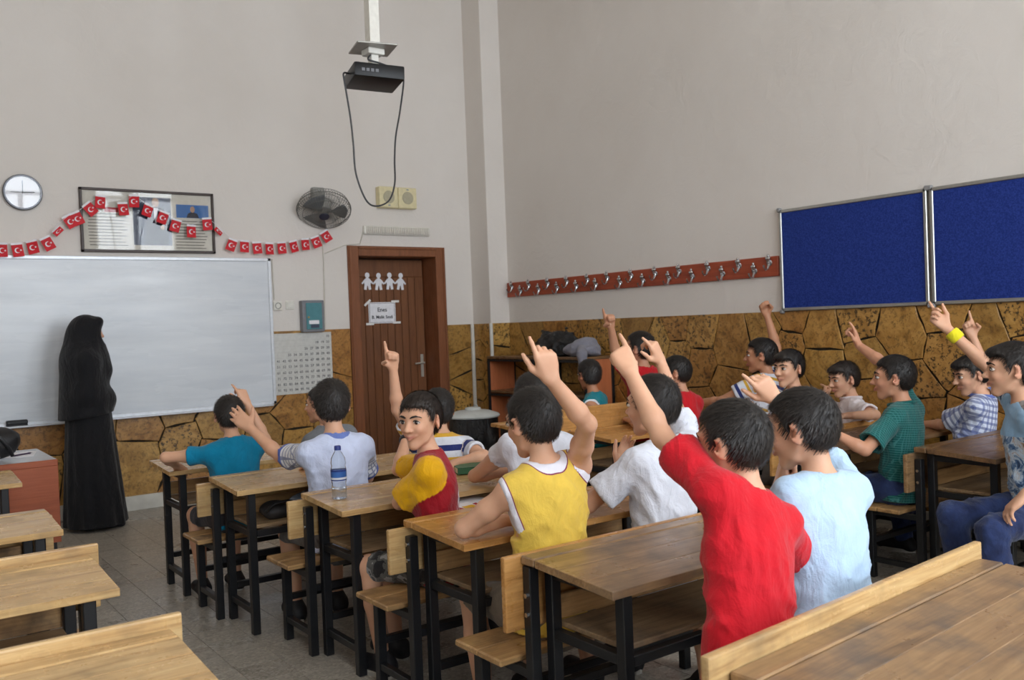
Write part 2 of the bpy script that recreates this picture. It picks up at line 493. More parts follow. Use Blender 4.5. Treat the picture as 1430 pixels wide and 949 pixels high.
# --- door: frame, plank leaf standing ajar, lock plate and lever
door = thing('door_1', 'brown plank door standing slightly ajar in a brown frame', 'door', ((DX0 + DX1) / 2, YF, 0))
door['kind'] = 'structure'
w2 = (DX1 - DX0) / 2
fw = 0.115
for lo, hi in (((-w2, 0), (-w2 + fw, DZ)), ((w2 - fw, 0), (w2, DZ)), ((-w2 + fw, DZ - 0.10), (w2 - fw, DZ))):
    B().box((lo[0], -0.022, lo[1]), (hi[0], 0.30, hi[1]), 0.005).obj('door_frame', M['door_frame'], door)
    B().box((lo[0] + (0.012 if hi[0] < 0.3 else 0.085) if hi[0] - lo[0] < 0.5 else lo[0], -0.034, lo[1] + (0.0 if hi[0] - lo[0] < 0.5 else 0.07)),
            (hi[0] - (0.085 if lo[0] < -0.3 and hi[0] - lo[0] < 0.5 else 0.012) if hi[0] - lo[0] < 0.5 else hi[0], -0.021, hi[1] - 0.012), 0.004).obj('frame_bead', M['door_frame'], door)
leaf = bpy.data.objects.new('door_leaf', None); link(leaf, door)
lw = 2 * w2 - 2 * fw - 0.006
leaf.location = (-w2 + fw + 0.004, 0.235, 0)
leaf.rotation_euler = (0, 0, R(0.6))
B().box((0, 0.012, 0.015), (lw - 0.01, 0.045, DZ - 0.115)).obj('backing', M['door_wood'], leaf)
B().box((0, 0.0, DZ - 0.29), (lw - 0.01, 0.014, DZ - 0.115), 0.003).obj('top_rail', M['door_wood'], leaf)
B().box((lw - 0.11, -0.002, 0.015), (lw - 0.01, 0.014, DZ - 0.29), 0.003).obj('lock_stile', M['door_wood'], leaf)
npl = 9; pw = (lw - 0.11) / npl
plk = B().box((0.0025, 0.0, 0.015), (pw - 0.0025, 0.014, DZ - 0.293), 0.004).mesh('plank', M['door_wood'])
for k in range(npl): inst('plank', plk, leaf, (k * pw, 0, 0))
B().box((lw - 0.075, -0.008, 0.93), (lw - 0.04, 0.0, 1.17), 0.003).obj('lock_plate', M['handle_metal'], leaf, True)
bb = B(); bb.cyl((lw - 0.058, 0.0, 1.08), (lw - 0.058, -0.05, 1.08), 0.010, n=10); bb.tube([(lw - 0.058, -0.048, 1.08), (lw - 0.1, -0.05, 1.08), (lw - 0.165, -0.046, 1.075)], 0.009, 8)
bb.obj('lever_handle', M['handle_metal'], leaf, True)
B().box((-w2 + 0.02, 0.302, -0.05), (w2 - 0.02, 0.315, DZ)).obj('corridor_shade_sheet', plain('corridor_shade_colour', (60, 42, 32), 0.8), door)  # added dark sheet for corridor shade; stops sky light leaking under the leaf
# ------------------------------------------------------------------ things on the front wall
def text_part(body, size, mat, parent, loc, name='lettering', rot=(R(90), 0, 0), align='CENTER', extrude=0.0006, bold=0.0):
    cu = bpy.data.curves.new('t', 'FONT'); cu.body = body; cu.size = size; cu.align_x = align; cu.align_y = 'CENTER'
    cu.extrude = extrude; cu.offset = bold; cu.resolution_u = 2
    o = bpy.data.objects.new('t', cu); COL.objects.link(o)
    dg = bpy.context.evaluated_depsgraph_get()
    me = bpy.data.meshes.new_from_object(o.evaluated_get(dg))
    bpy.data.objects.remove(o)
    me.materials.clear(); me.materials.append(mat)
    return inst(name, me, parent, loc, rot)
FY = YF - 0.001
INK = plain('black_ink', (40, 40, 48), 0.7, 0.2)
# whiteboard
t = NT('whiteboard_enamel', 0.24, 0.5); v = t.coord('Object', (0.4, 1, 3))
t.col(t.ramp(t.noise(v, 3, 5, 0.6), [(0.3, srgb(206, 212, 220)), (0.7, srgb(220, 225, 231))])); t.rough(t.ramp(t.noise(v, 2, 4), [(0.3, (0.18,) * 3), (0.7, (0.34,) * 3)]))
WBX0, WBX1, WBZ0, WBZ1 = -0.60, 3.165, 0.80, 2.145
wb = thing('whiteboard', 'large white enamel writing board with pale metal rim', 'whiteboard', ((WBX0 + WBX1) / 2, FY, 0))
hw = (WBX1 - WBX0) / 2
YST = -0.016                                      # boards stand off over the stones
B().box((-hw + 0.02, YST - 0.012, WBZ0 + 0.02), (hw - 0.02, 0, WBZ1 - 0.02)).obj('writing_surface', t.m, wb)
rimm = plain('pale_board_rim', (212, 216, 222), 0.35, 0.5, 0.3)
for lo, hi in (((-hw, WBZ0), (hw, WBZ0 + 0.03)), ((-hw, WBZ1 - 0.03), (hw, WBZ1)), ((-hw, WBZ0), (-hw + 0.03, WBZ1)), ((hw - 0.03, WBZ0), (hw, WBZ1))):
    B().box((lo[0], YST - 0.022, lo[1]), (hi[0], 0, hi[1]), 0.004).obj('rim', rimm, wb)
B().box((-hw + 0.1, -0.10, WBZ0 - 0.012), (hw - 0.05, YST - 0.004, WBZ0 + 0.004), 0.004).obj('pen_tray', rimm, wb)
er = thing('board_eraser', 'small black eraser lying on the whiteboard tray', 'eraser', (1.03, FY - 0.07, WBZ0 + 0.005))
B().box((-0.075, -0.026, 0.012), (0.075, 0.026, 0.045), 0.006).obj('handle_block', M['black_plastic'], er)
B().box((-0.073, -0.024, 0.0), (0.073, 0.024, 0.013), 0.002).obj('felt_pad', plain('grey_felt', (60, 60, 64), 0.9), er)
# clock
ck = thing('wall_clock', 'round wall clock with glass face and dark thin rim', 'clock', (1.154, FY, 2.643))
B().lathe([(0.105, 0.0), (0.140, 0.004), (0.143, 0.03), (0.136, 0.042), (0.126, 0.042), (0.124, 0.026)], n=40, axis='Y', caps=False).obj('rim', plain('grey_clock_rim', (96, 98, 104), 0.3, 0.5, 0.4), ck, True)
B().lathe([(0.0, 0.02), (0.125, 0.02), (0.125, 0.024), (0.0, 0.024)], n=40, axis='Y', caps=False).obj('dial', M['white_paper'], ck)
for a, L, w in ((-90, 0.095, 0.006), (0, 0.085, 0.007), (180, 0.085, 0.004)):
    B().box((-0.01, -0.029, -w / 2), (L, -0.027, w / 2), 0.0).obj('hand', INK, ck).rotation_euler = (0, R(a if a else -3), 0)
g = NT('clock_glass', 0.03, 0.6); tr = g.add('ShaderNodeBsdfTransparent'); mx = g.add('ShaderNodeMixShader'); gs = g.add('ShaderNodeBsdfGlossy'); gs.inputs['Roughness'].default_value = 0.03
mx.inputs[0].default_value = 0.07
g.L(tr.outputs[0], mx.inputs[1]); g.L(gs.outputs[0], mx.inputs[2]); g.L(mx.outputs[0], g.n['Material Output'].inputs[0])
GLASS = g.m
B().lathe([(0.0, 0.040), (0.127, 0.040)], n=40, axis='Y', caps=False).obj('glass', GLASS, ck, True)
# framed poster
PX, PZ0, PZ1 = (1.564, 2.664), 2.18, 2.712
po = thing('framed_poster', 'wide framed poster with printed text, a standing suited figure and blue photo', 'poster', (PX[0], FY, 0))
pw = PX[1] - PX[0]
fm = plain('dark_wood_frame', (58, 42, 36), 0.4)
for lo, hi in (((0, PZ0), (pw, PZ0 + 0.022)), ((0, PZ1 - 0.022), (pw, PZ1)), ((0, PZ0), (0.022, PZ1)), ((pw - 0.022, PZ0), (pw, PZ1))):
    B().box((lo[0], -0.03, lo[1]), (hi[0], 0, hi[1]), 0.003).obj('frame', fm, po)
B().box((0.015, -0.012, PZ0 + 0.015), (pw - 0.015, 0, PZ1 - 0.015)).obj('paper', plain('poster_paper', (206, 202, 192), 0.7, 0.2), po)
txt = plain('printed_grey', (120, 116, 110), 0.8, 0.2)
for c0, c1, zt, nl in ((0.06, 0.37, 2.50, 11), (0.76, 1.04, 2.46, 10)):
    for k in range(nl):
        B().box((c0 + rnd.uniform(0, .01), -0.0135, zt - k * 0.026 - 0.004), (c1 - rnd.uniform(0, .06), -0.0118, zt - k * 0.026 + 0.004)).obj('text_line', txt, po)
B().box((0.19, -0.0135, 2.515), (0.30, -0.0118, 2.555)).obj('red_mark', plain('printed_red', (168, 52, 56), 0.7), po)
pic = B().box((0.415, -0.0138, 2.245), (0.73, -0.0118, 2.655)).obj('portrait', plain('printed_slate', (78, 86, 104), 0.7, 0.2, var=0.4, scale=7), po)
def flat(poly, name, mat, parent, y0=-0.0152, y1=-0.0130):
    return B().prism(poly, 0, 1, 0, lambda u, v, w: (u, y1 + (y0 - y1) * w, v)).obj(name, mat, parent)
oval = lambda cx, cz, a, b, n=16: [(cx + a * math.cos(2 * math.pi * k / n), cz + b * math.sin(2 * math.pi * k / n)) for k in range(n)]
navy = plain('printed_navy', (38, 42, 56), 0.7, 0.2); skinp = plain('printed_skin', (178, 146, 124), 0.7, 0.2)
flat([(0.50, 2.25), (0.70, 2.25), (0.705, 2.50), (0.66, 2.565), (0.60, 2.585), (0.555, 2.56), (0.515, 2.49)], 'suit', navy, pic)
flat([(0.585, 2.565), (0.62, 2.565), (0.612, 2.45), (0.60, 2.43), (0.592, 2.45)], 'shirt_front', M['white_paper'], pic, -0.0162, -0.0148)
flat(oval(0.602, 2.612, 0.030, 0.040), 'head', skinp, pic, -0.0158, -0.0130)
flat(oval(0.655, 2.40, 0.018, 0.02), 'hand', skinp, pic, -0.0164, -0.0148)
pc2 = B().box((0.775, -0.0138, 2.49), (1.055, -0.0118, 2.605)).obj('photo', plain('printed_blue', (58, 108, 170), 0.7, 0.2), po)
flat([(0.86, 2.492), (0.97, 2.492), (0.955, 2.53), (0.915, 2.545), (0.875, 2.53)], 'suit', navy, pc2)
flat(oval(0.915, 2.565, 0.020, 0.028), 'head', skinp, pc2, -0.0158, -0.0130)
gp_ = GLASS.copy(); gp_.name = 'poster_glass'; [setattr(n.inputs[0], 'default_value', 0.03) for n in gp_.node_tree.nodes if n.bl_idname == 'ShaderNodeMixShader']
B().box((0.02, -0.0195, PZ0 + 0.02), (pw - 0.02, -0.019, PZ1 - 0.02)).obj('glass', gp_, po)
# bunting of paper flags
FL = [(0.79, 2.20), (0.88, 2.19), (0.985, 2.182), (1.094, 2.184), (1.201, 2.208), (1.31, 2.239), (1.387, 2.339), (1.481, 2.423), (1.535, 2.448), (1.636, 2.529), (1.715, 2.591), (1.892, 2.54), (1.981, 2.61), (2.087, 2.536), (2.209, 2.48), (2.314, 2.416), (2.446, 2.37), (2.587, 2.437), (2.685, 2.377), (2.796, 2.258), (2.914, 2.247), (3.033, 2.237), (3.148, 2.232), (3.266, 2.241), (3.386, 2.257), (3.501, 2.279), (3.61, 2.302), (3.716, 2.359)]
bu = thing('flag_bunting', 'string of small red paper flags with white crescent and star', 'bunting', (0, FY - 0.060, 0))
B().tube([(-0.6, 0, 2.35), (0.1, 0, 2.27)] + [(x, 0, z + 0.052) for x, z in FL] + [(3.80, 0, 2.47)], 0.0016, 5).obj('string', M['white_paper'], bu)
fred = plain('flag_red', (204, 36, 48), 0.6, 0.3, var=0.12, scale=9)
fm_ = B().prism([(-0.04, -0.055), (0.04, -0.055), (0.04, 0.040), (-0.04, 0.040)], 0, 1, 0, lambda u, v, w: (u, -0.0015 * w + 0.006 * math.sin(v * 40), v)).mesh('flag', fred)
fe_ = B().box((-0.04, -0.0012, 0.040), (0.04, 0.0005, 0.056)).mesh('paper_edge', M['white_paper'])
bb = B()
n = 20; cr = []
for k in range(n + 1):
    a = R(35) + R(290) * k / n; cr.append((-0.003 + 0.021 * math.cos(a), -0.006 + 0.021 * math.sin(a)))
for k in range(n + 1):
    a = R(325) - R(290) * k / n; cr.append((0.003 + 0.0165 * math.cos(a), -0.006 + 0.0165 * math.sin(a)))
for k in range(n):
    q = [cr[k], cr[k + 1], cr[2 * n + 1 - k - 1], cr[2 * n + 1 - k]]
    vs = [bb.bm.verts.new((u, -0.0075, v)) for u, v in q]; bb.bm.faces.new(vs)
st = [(0.021 + (0.0095 if k % 2 == 0 else 0.004) * math.cos(R(180 + 36 * k)), -0.006 + (0.0095 if k % 2 == 0 else 0.004) * math.sin(R(180 + 36 * k))) for k in range(10)]
cv = bb.bm.verts.new((0.021, -0.0075, -0.006)); sv = [bb.bm.verts.new((u, -0.0075, v)) for u, v in st]
for k in range(10): bb.bm.faces.new((cv, sv[k], sv[(k + 1) % 10]))
em_ = bb.mesh('crescent_star', M['white_paper'])
for k, (x, z) in enumerate(FL):
    a, b = FL[max(0, k - 1)], FL[min(len(FL) - 1, k + 1)]
    sl = math.atan2(b[1] - a[1], b[0] - a[0])
    o = inst('flag', fm_, bu, (x, -0.004 - 0.002 * (k % 3), z), (R(rnd.uniform(-6, 10)), -sl * 0.9 + R(rnd.uniform(-7, 7)), R(rnd.uniform(-22, 12))))
    if k in (6, 18): o.scale = (1, 1, 0.45)
    inst('paper_edge', fe_, o); inst('crescent_star', em_, o)
# wall fan
fan = thing('wall_fan', 'grey wall-mounted fan tilted down with a round wire cage', 'fan', (3.66, FY, 2.60))
greyp = plain('fan_grey_plastic', (150, 150, 146), 0.45); wire = plain('fan_wire', (128, 128, 124), 0.4, 0.5, 0.5)
B().box((-0.065, -0.07, 0.07), (0.065, 0, 0.225), 0.025, seg=3).obj('wall_bracket', greyp, fan, True)
B().tube([(0, -0.05, 0.12), (0, -0.11, 0.10), (0, -0.15, 0.05)], 0.03, 10).obj('neck', greyp, fan, True)
hd = bpy.data.objects.new('fan_head', None); link(hd, fan); hd.location = (0, -0.16, 0.0); hd.rotation_euler = (R(52), 0, 0)   # local -Y is the blowing axis
hd.rotation_euler = (R(57), 0, R(-25))
B().lathe([(0.03, -0.10), (0.065, -0.085), (0.07, 0.0), (0.06, 0.02)], n=24, axis='Y').obj('motor', greyp, hd, True)
bl = B()
for k in range(3):
    a0 = R(120 * k)
    P = []
    for i in range(7):
        r = 0.03 + 0.19 * i / 6
        ring = []
        for j in range(5):
            a = a0 + R(-34 + 17 * j) * (0.5 + 0.5 * min(1, i / 3)); ring.append(bl.bm.verts.new((r * math.cos(a), -0.03 - 0.018 * (j - 2) / 2, r * math.sin(a))))
        P.append(ring)
    for i in range(6):
        for j in range(4): bl.bm.faces.new((P[i][j], P[i][j + 1], P[i + 1][j + 1], P[i + 1][j]))
bo = bl.obj('blades', plain('fan_blade_grey', (112, 114, 116), 0.35), hd, True); bo.modifiers.new('s', 'SOLIDIFY').thickness = 0.003
cg = B(); prof_f = [(0.05, 0.088), (0.12, 0.086), (0.20, 0.068), (0.247, 0.03), (0.252, 0.0)]; prof_b = [(0.252, 0.0), (0.235, -0.05), (0.15, -0.075), (0.07, -0.08)]
for prof in (prof_f, prof_b):
    for k in range(56):
        a = 2 * math.pi * k / 56
        cg.tube([(r * math.cos(a), -y, r * math.sin(a)) for r, y in prof], 0.0021, 4)
    for r, y in prof:
        cg.tube([(r * math.cos(2 * math.pi * k / 32), -y, r * math.sin(2 * math.pi * k / 32)) for k in range(32)], 0.004 if r > 0.25 else 0.0026, 5, True)
cg.obj('wire_cage', wire, hd)
B().lathe([(0.0, 0.094), (0.045, 0.094), (0.05, 0.088), (0.05, 0.08), (0.0, 0.08)], n=24, axis='Y', caps=False).obj('badge', plain('dark_blue_badge', (34, 38, 60), 0.35), hd, True)
# two speakers
for k, x in enumerate((4.40, 4.615)):
    sp = thing('wall_speaker', ['cream square loudspeaker beside the fan, nearer the clock of the pair', 'cream square loudspeaker, the one farther from the fan'][k], 'speaker', (x, FY, 2.765), group='loudspeakers above the door')
    B().box((-0.105, -0.085, -0.105), (0.105, 0, 0.105), 0.008).obj('case', M['cream_plastic'], sp)
    bb = B(); bb.lathe([(0.0, 0.087), (0.06, 0.090), (0.064, 0.084)], n=28, axis='Y', caps=False); bb.obj('grille', plain('speaker_grille', (176, 170, 146), 0.7), sp, True)
    B().box((-0.012, -0.087, (-0.085 if k == 0 else 0.078)), (0.012, -0.084, (-0.075 if k == 0 else 0.088))).obj('badge', plain('speaker_badge', (120, 140, 160), 0.4), sp)
    if k == 0: sp['label'] = 'cream square loudspeaker of the pair, nearer the wall fan'
    else: sp['label'] = 'cream square loudspeaker of the pair, farther from the wall fan'
# emergency light with ribbed cover
el = thing('emergency_light', 'long narrow emergency light with ribbed clear cover above the door', 'light', (4.515, FY, 2.437))
B().box((-0.38, -0.035, -0.045), (0.38, 0, 0.045), 0.02, seg=3).obj('base', M['white_plastic'], el, True)
rbm = plain('ribbed_cover', (232, 228, 220), 0.15, 0.7)
rb = B().box((-0.007, -0.056, -0.034), (0.007, -0.03, 0.034), 0.005).mesh('rib', rbm, True)
for k in range(34): inst('rib', rb, el, (-0.347 + k * 0.021, 0, 0))
# socket, switch, fuse box, conduits
so = thing('power_socket', 'white round-cup power socket left of the light switch', 'socket', (3.225, FY, 1.705))
so['label'] = 'white power socket with a round recess beside the whiteboard'
B().box((-0.042, -0.02, -0.042), (0.042, 0, 0.042), 0.006).obj('plate', M['white_plastic'], so)
B().lathe([(0.03, 0.02), (0.030, 0.026), (0.024, 0.026), (0.022, 0.014), (0.0, 0.014)], n=20, axis='Y', caps=False).obj('cup', plain('grey_socket', (150, 148, 142), 0.5), so, True)
sw = thing('light_switch', 'white square light switch between the socket and the fuse box', 'switch', (3.345, FY, 1.71))
B().box((-0.042, -0.012, -0.042), (0.042, 0, 0.042), 0.006).obj('plate', M['white_plastic'], sw)
B().box((-0.028, -0.019, -0.028), (0.028, -0.011, 0.028), 0.005, rot=(R(4), 0, 0)).obj('rocker', M['white_plastic'], sw)
fb = thing('fuse_box', 'grey fuse box with teal glazed door and white sticker', 'fuse box', (3.548, FY, 1.60))
fbg = plain('fuse_box_grey', (122, 124, 130), 0.45)
B().box((-0.11, -0.075, -0.15), (0.11, 0, 0.15), 0.01, seg=2).obj('case', fbg, fb)
B().box((-0.075, -0.083, -0.125), (0.085, -0.073, 0.125), 0.004).obj('door', plain('teal_tinted_plastic', (84, 138, 146), 0.2, 0.6), fb)
B().box((-0.05, -0.085, -0.075), (0.05, -0.082, -0.04)).obj('sticker', M['white_paper'], fb)
B().box((-0.035, -0.085, -0.112), (0.05, -0.082, -0.08)).obj('dark_label', plain('dark_label', (52, 62, 84), 0.5), fb)
B().cyl((-0.055, -0.083, -0.01), (-0.055, -0.092, -0.01), 0.009, n=10).obj('latch', plain('brass_latch', (170, 140, 70), 0.4, 0.5, 0.6), fb)
cm = plain('wall_cable_white', (205, 200, 190), 0.6)
for nm, pts, lb in (('wall_cable', [(3.19, 2.14), (3.195, 1.76)], 'thin white cable running down to the power socket'),
                    ('wall_cable', [(3.70, 2.36), (3.705, 2.10), (3.69, 1.47)], 'thin white cable hanging from the wall fan down the wall'),
                    ('wall_cable', [(3.72, 2.20), (3.94, 2.285), (4.10, 2.30), (4.14, 2.42)], 'thin white cable from the door frame to the emergency light')):
    o = B().tube([(x - pts[0][0], -0.006, z - pts[-1][1]) for x, z in pts], 0.006, 6).obj(nm, cm); o.location = (pts[0][0], FY, pts[-1][1]); tag(o, lb, 'cable', 'thin wall cables')
# number chart
nc = thing('number_chart', 'square white chart of printed numbers up to one hundred', 'chart', (3.455, FY - 0.014, 1.16))
B().box((-0.29, -0.006, -0.285), (0.29, 0, 0.285), 0.002).obj('sheet', plain('glossy_chart_paper', (206, 206, 202), 0.22, 0.5), nc)
bb_rows = {0: [9], 1: [7, 8, 9], 2: [5, 6, 7, 8, 9], 3: [2, 3, 4, 5, 6, 7, 8, 9]}
numm = plain('chart_ink', (112, 112, 114), 0.7)
for r in range(10):
    z = 0.245 - r * 0.0545
    for q in bb_rows.get(r, range(10)):
        text_part(str(r * 10 + q + 1), 0.034, numm, nc, (-0.25 + q * 0.0555, -0.0072, z), 'number', bold=0.0006)
for k in range(11):
    B().box((-0.285, -0.0066, 0.272 - k * 0.0545), (0.285, -0.0058, 0.2735 - k * 0.0545)).obj('grid_line', plain('chart_grid', (176, 176, 174), 0.6) if k == 0 else bpy.data.materials['chart_grid'], nc)
# sign on the door and paper figures
DY = YF + 0.235
sg = thing('door_sign', 'white paper sign with black border taped to the door', 'sign', (4.44, DY - 0.001, 1.62))
sg.location.y = DY + 0.003 - 0.006
B().box((-0.155, -0.002, -0.108), (0.155, 0, 0.108)).obj('sheet', M['white_paper'], sg)
for lo, hi in (((-0.145, 0.096), (0.145, 0.099)), ((-0.145, -0.099), (0.145, -0.096)), ((-0.145, -0.099), (-0.142, 0.099)), ((0.142, -0.099), (0.145, 0.099))):
    B().box((lo[0], -0.003, lo[1]), (hi[0], -0.0018, hi[1])).obj('border', INK, sg)
text_part('Enes', 0.060, INK, sg, (0, -0.003, 0.030), bold=0.0008)
text_part('B. Malik Sınıfı', 0.046, INK, sg, (0.0, -0.003, -0.045), bold=0.0008)
tp = plain('white_tape', (232, 232, 230), 0.4)
for x, z, a in ((-0.165, 0.105, 40), (0.155, 0.115, 0), (-0.145, -0.112, 0), (0.165, -0.105, 0)):
    o = B().box((-0.045, -0.004, -0.011), (0.045, -0.0015, 0.011)).obj('tape', tp, sg); o.location = (x, 0, z); o.rotation_euler = (0, R(-a), 0)
pd = thing('paper_figure_chain', 'chain of four white paper cut-out children on the door', 'paper figures', (4.477, DY - 0.003, 1.945))
half = [(0.0, 0.035), (0.012, 0.033), (0.014, 0.028), (0.030, 0.018), (0.066, -0.022), (0.056, -0.036), (0.036, -0.016), (0.034, -0.04), (0.042, -0.088), (0.012, -0.092), (0.004, -0.05), (0.0, -0.048)]
body = half + [(-u, v) for u, v in half[::-1][1:-1]]
for k in range(4):
    bb = B()
    bb.prism(body, 0, 0.0015, 0, lambda u, v, w: (u, -w, v)); bb.prism(oval(0, 0.058, 0.026, 0.028), 0, 0.0019, 0, lambda u, v, w: (u, -w, v))
    o = bb.obj('figure', M['white_paper'], pd); o.location = (-0.192 + 0.128 * k, 0, 0.004 * ((k + 1) % 2)); o.rotation_euler = (0, R((0, 1, 0, 4)[k]), 0)
# ------------------------------------------------------------------ things on the right wall
t = NT('blue_felt', 0.95, 0.1); v = t.coord()
t.col(t.ramp(t.noise(v, 120, 3), [(0.35, srgb(32, 48, 116)), (0.65, srgb(46, 66, 142))])); t.bump(t.noise(v, 300, 2), 0.3, 0.002)
for k, (y0, y1, lb) in enumerate(((3.125, 4.272, 'blue felt notice board next to the coat hook rail'), (1.30, 3.105, 'larger blue felt notice board farther from the coat hooks'))):
    pb = thing('notice_board', lb, 'notice board', (XR - 0.016, (y0 + y1) / 2, 1.845), group='blue notice boards')
    h = (y1 - y0) / 2; hz = 0.376
    B().box((-0.012, -h + 0.012, -hz + 0.012), (0, h - 0.012, hz - 0.012)).obj('felt_panel', t.m, pb)
    for lo, hi in (((-h, -hz), (h, -hz + 0.024)), ((-h, hz - 0.024), (h, hz)), ((-h, -hz), (-h + 0.024, hz)), ((h - 0.024, -hz), (h, hz))):
        B().box((-0.02, lo[0], lo[1]), (0.01, hi[0], hi[1]), 0.004).obj('frame', M['grey_metal'], pb)
    for a in (-1, 1):
        for b in (-1, 1):
            B().box((-0.023, a * h - 0.016, b * hz - 0.016), (0.01, a * h + 0.016, b * hz + 0.016), 0.006).obj('corner_cap', plain('grey_cap', (140, 140, 140), 0.5) if k + a + b == -2 else bpy.data.materials['grey_cap'], pb)
hr = thing('coat_hook_rail', 'long red-brown wooden rail with staggered metal coat hooks', 'hook rail', (XR, 0, 0))
B().box((-0.02, 4.30, 1.735), (0, 7.765, 1.886), 0.003).obj('rail_board', wood('red_brown_rail', (176, 82, 50), (160, 70, 42), (128, 54, 32), 1, 0.4, 0.1), hr)
hk = B()
hk.lathe([(0.0, 0.0), (0.018, 0.001), (0.02, 0.006), (0.012, 0.010)], c=(-0.02, 0, 0.0), n=12, axis='X', caps=False)
hk.tube([(-0.024, 0, 0.012), (-0.03, 0, -0.01), (-0.045, 0, -0.040), (-0.068, 0, -0.044), (-0.084, 0, -0.028), (-0.086, 0, -0.014)], [0.007, 0.0075, 0.0065, 0.006, 0.0055, 0.007], 8)
hk.lathe([(0.0, 0.056), (0.007, 0.052), (0.009, 0.044), (0.006, 0.040), (0.016, 0.034), (0.018, 0.026), (0.010, 0.014), (0.009, 0.0), (0.0, -0.004)], c=(-0.038, 0, 0), n=12, caps=False)
hk.tube([(-0.02, 0, 0.006), (-0.038, 0, 0.006)], 0.008, 8)
hkm = hk.mesh('coat_hook', M['chrome'], True)
for i, yp in enumerate(np.linspace(7.68, 4.38, 23)):
    inst('coat_hook', hkm, hr, (0.004, float(yp) + rnd.uniform(-.02, .02), 1.838 if i % 2 == 0 else 1.786)).scale = (1.15, 1.3, 1.2)
# ------------------------------------------------------------------ projector on its pole
pj = thing('ceiling_projector', 'black projector hanging from a white pole with dangling cable', 'projector', (2.675, 5.0, 3.0))
B().box((-0.033, -0.033, 0.20), (0.033, 0.033, ZC - 3.0)).obj('pole', M['white_plastic'], pj)
B().box((-0.125, -0.125, 0.172), (0.125, 0.125, 0.182), 0.002).obj('tray_plate', plain('grey_plate', (170, 168, 162), 0.4, 0.5, 0.3), pj).rotation_euler = (0, 0, R(-14))
bb = B().box((-0.055, -0.05, 0.135), (0.055, 0.05, 0.172), 0.004); bb.box((-0.025, -0.025, 0.05), (0.025, 0.025, 0.14), 0.003)
bb.obj('mount', M['white_plastic'], pj)
pb = B().box((-0.155, -0.15, -0.042), (0.155, 0.15, 0.042), 0.012, seg=2).obj('projector_body', plain('matt_black_case', (13, 14, 17), 0.4, 0.35), pj, True)
pb.rotation_euler = (R(-2), R(2), R(-14))
B().cyl((0.07, 0.145, 0.0), (0.07, 0.165, 0.0), 0.032, n=20).obj('lens', plain('lens_glass', (30, 34, 44), 0.1, 0.7), pb, True)
for k in range(4): B().box((-0.11 + 0.028 * k, -0.1525, -0.012), (-0.092 + 0.028 * k, -0.148, 0.006)).obj('port', plain('port_grey', (110, 112, 118), 0.4) if k == 0 else bpy.data.materials['port_grey'], pb)
def spline(pts, n=8):
    pts = [Vector(p) for p in pts]; out = []
    for i in range(len(pts) - 1):
        p0, p1, p2, p3 = pts[max(0, i - 1)], pts[i], pts[i + 1], pts[min(len(pts) - 1, i + 2)]
        for k in range(n):
            t = k / n
            out.append(0.5 * ((2 * p1) + (-p0 + p2) * t + (2 * p0 - 5 * p1 + 4 * p2 - p3) * t * t + (-p0 + 3 * p1 - 3 * p2 + p3) * t ** 3))
    return out + [pts[-1]]
B().tube(spline([(-0.15, 0.05, 0.02), (-0.205, 0.0, 0.0), (-0.20, 0, -0.06), (-0.172, 0, -0.26), (-0.160, 0, -0.42), (-0.15, 0, -0.6), (-0.09, 0, -0.755), (-0.02, 0, -0.79), (0.07, 0, -0.75), (0.115, 0, -0.64), (0.12, 0, -0.5), (0.135, 0, -0.35), (0.17, 0, -0.2), (0.205, 0, -0.02), (0.19, -0.02, 0.02), (0.13, -0.05, 0.05), (0.02, -0.06, 0.075), (-0.06, -0.05, 0.09), (-0.03, -0.02, 0.13)]), 0.0055, 6).obj('cable', M['cable'], pj, True)
# ------------------------------------------------------------------ school desks and benches
DL, DD = 1.17, 0.42                    # desktop length and depth; local origin at the front-left corner, on the floor
def _m(fn, name):
    b = B(); fn(b); return b.mesh(name, None)
tilt = math.atan2(0.022, DD - 0.07)
def board(y0, y1):
    # sloping board of the desktop, y measured back from the front edge
    z = lambda y: 0.731 - max(0, y - 0.07) * math.tan(tilt)
    b = B(); b.box((0, -y1, -0.012), (DL, -y0, 0.012), 0.0015)
    for v in b.bm.verts: v.co.z += z(-v.co.y) - 0.012
    return b.mesh('board', None)
ME_RAIL = _m(lambda b: b.box((0, -0.066, 0.706), (DL, 0, 0.733), 0.004), 'pencil_rail')
ME_BOARDS = [board(0.072, 0.185), board(0.1853, 0.305), board(0.3053, DD)]
LEG = 0.037
ME_DLEG = _m(lambda b: b.box((-LEG / 2, -LEG / 2, 0), (LEG / 2, LEG / 2, 0.706), 0.003), 'leg')
ME_DLEGR = _m(lambda b: b.box((-LEG / 2, -LEG / 2, 0), (LEG / 2, LEG / 2, 0.690), 0.003), 'leg')
ME_SIDE = _m(lambda b: b.box((-0.015, -0.355, -0.015), (0.015, -0.073, 0.015), 0.002), 'side_rail')
ME_LONG = _m(lambda b: b.box((0.10, -0.015, -0.015), (DL - 0.10, 0.015, 0.015), 0.002), 'long_rail')
ME_SHELF = _m(lambda b: b.box((0.10, -0.36, 0.505), (DL - 0.10, -0.05, 0.522), 0.003), 'shelf')
ME_SHELFB = _m(lambda b: b.box((0.10, -0.05, 0.522), (DL - 0.10, -0.034, 0.60), 0.003), 'shelf_back')
ME_SEAT1 = _m(lambda b: b.box((-0.05, 0.06, 0.377), (DL + 0.05, 0.19, 0.40), 0.005), 'seat_board')
ME_SEAT2 = _m(lambda b: b.box((-0.05, 0.191, 0.377), (DL + 0.05, 0.325, 0.40), 0.005), 'seat_board')
ME_BLEG = _m(lambda b: b.box((-LEG / 2, -LEG / 2, 0), (LEG / 2, LEG / 2, 0.377), 0.003), 'leg')
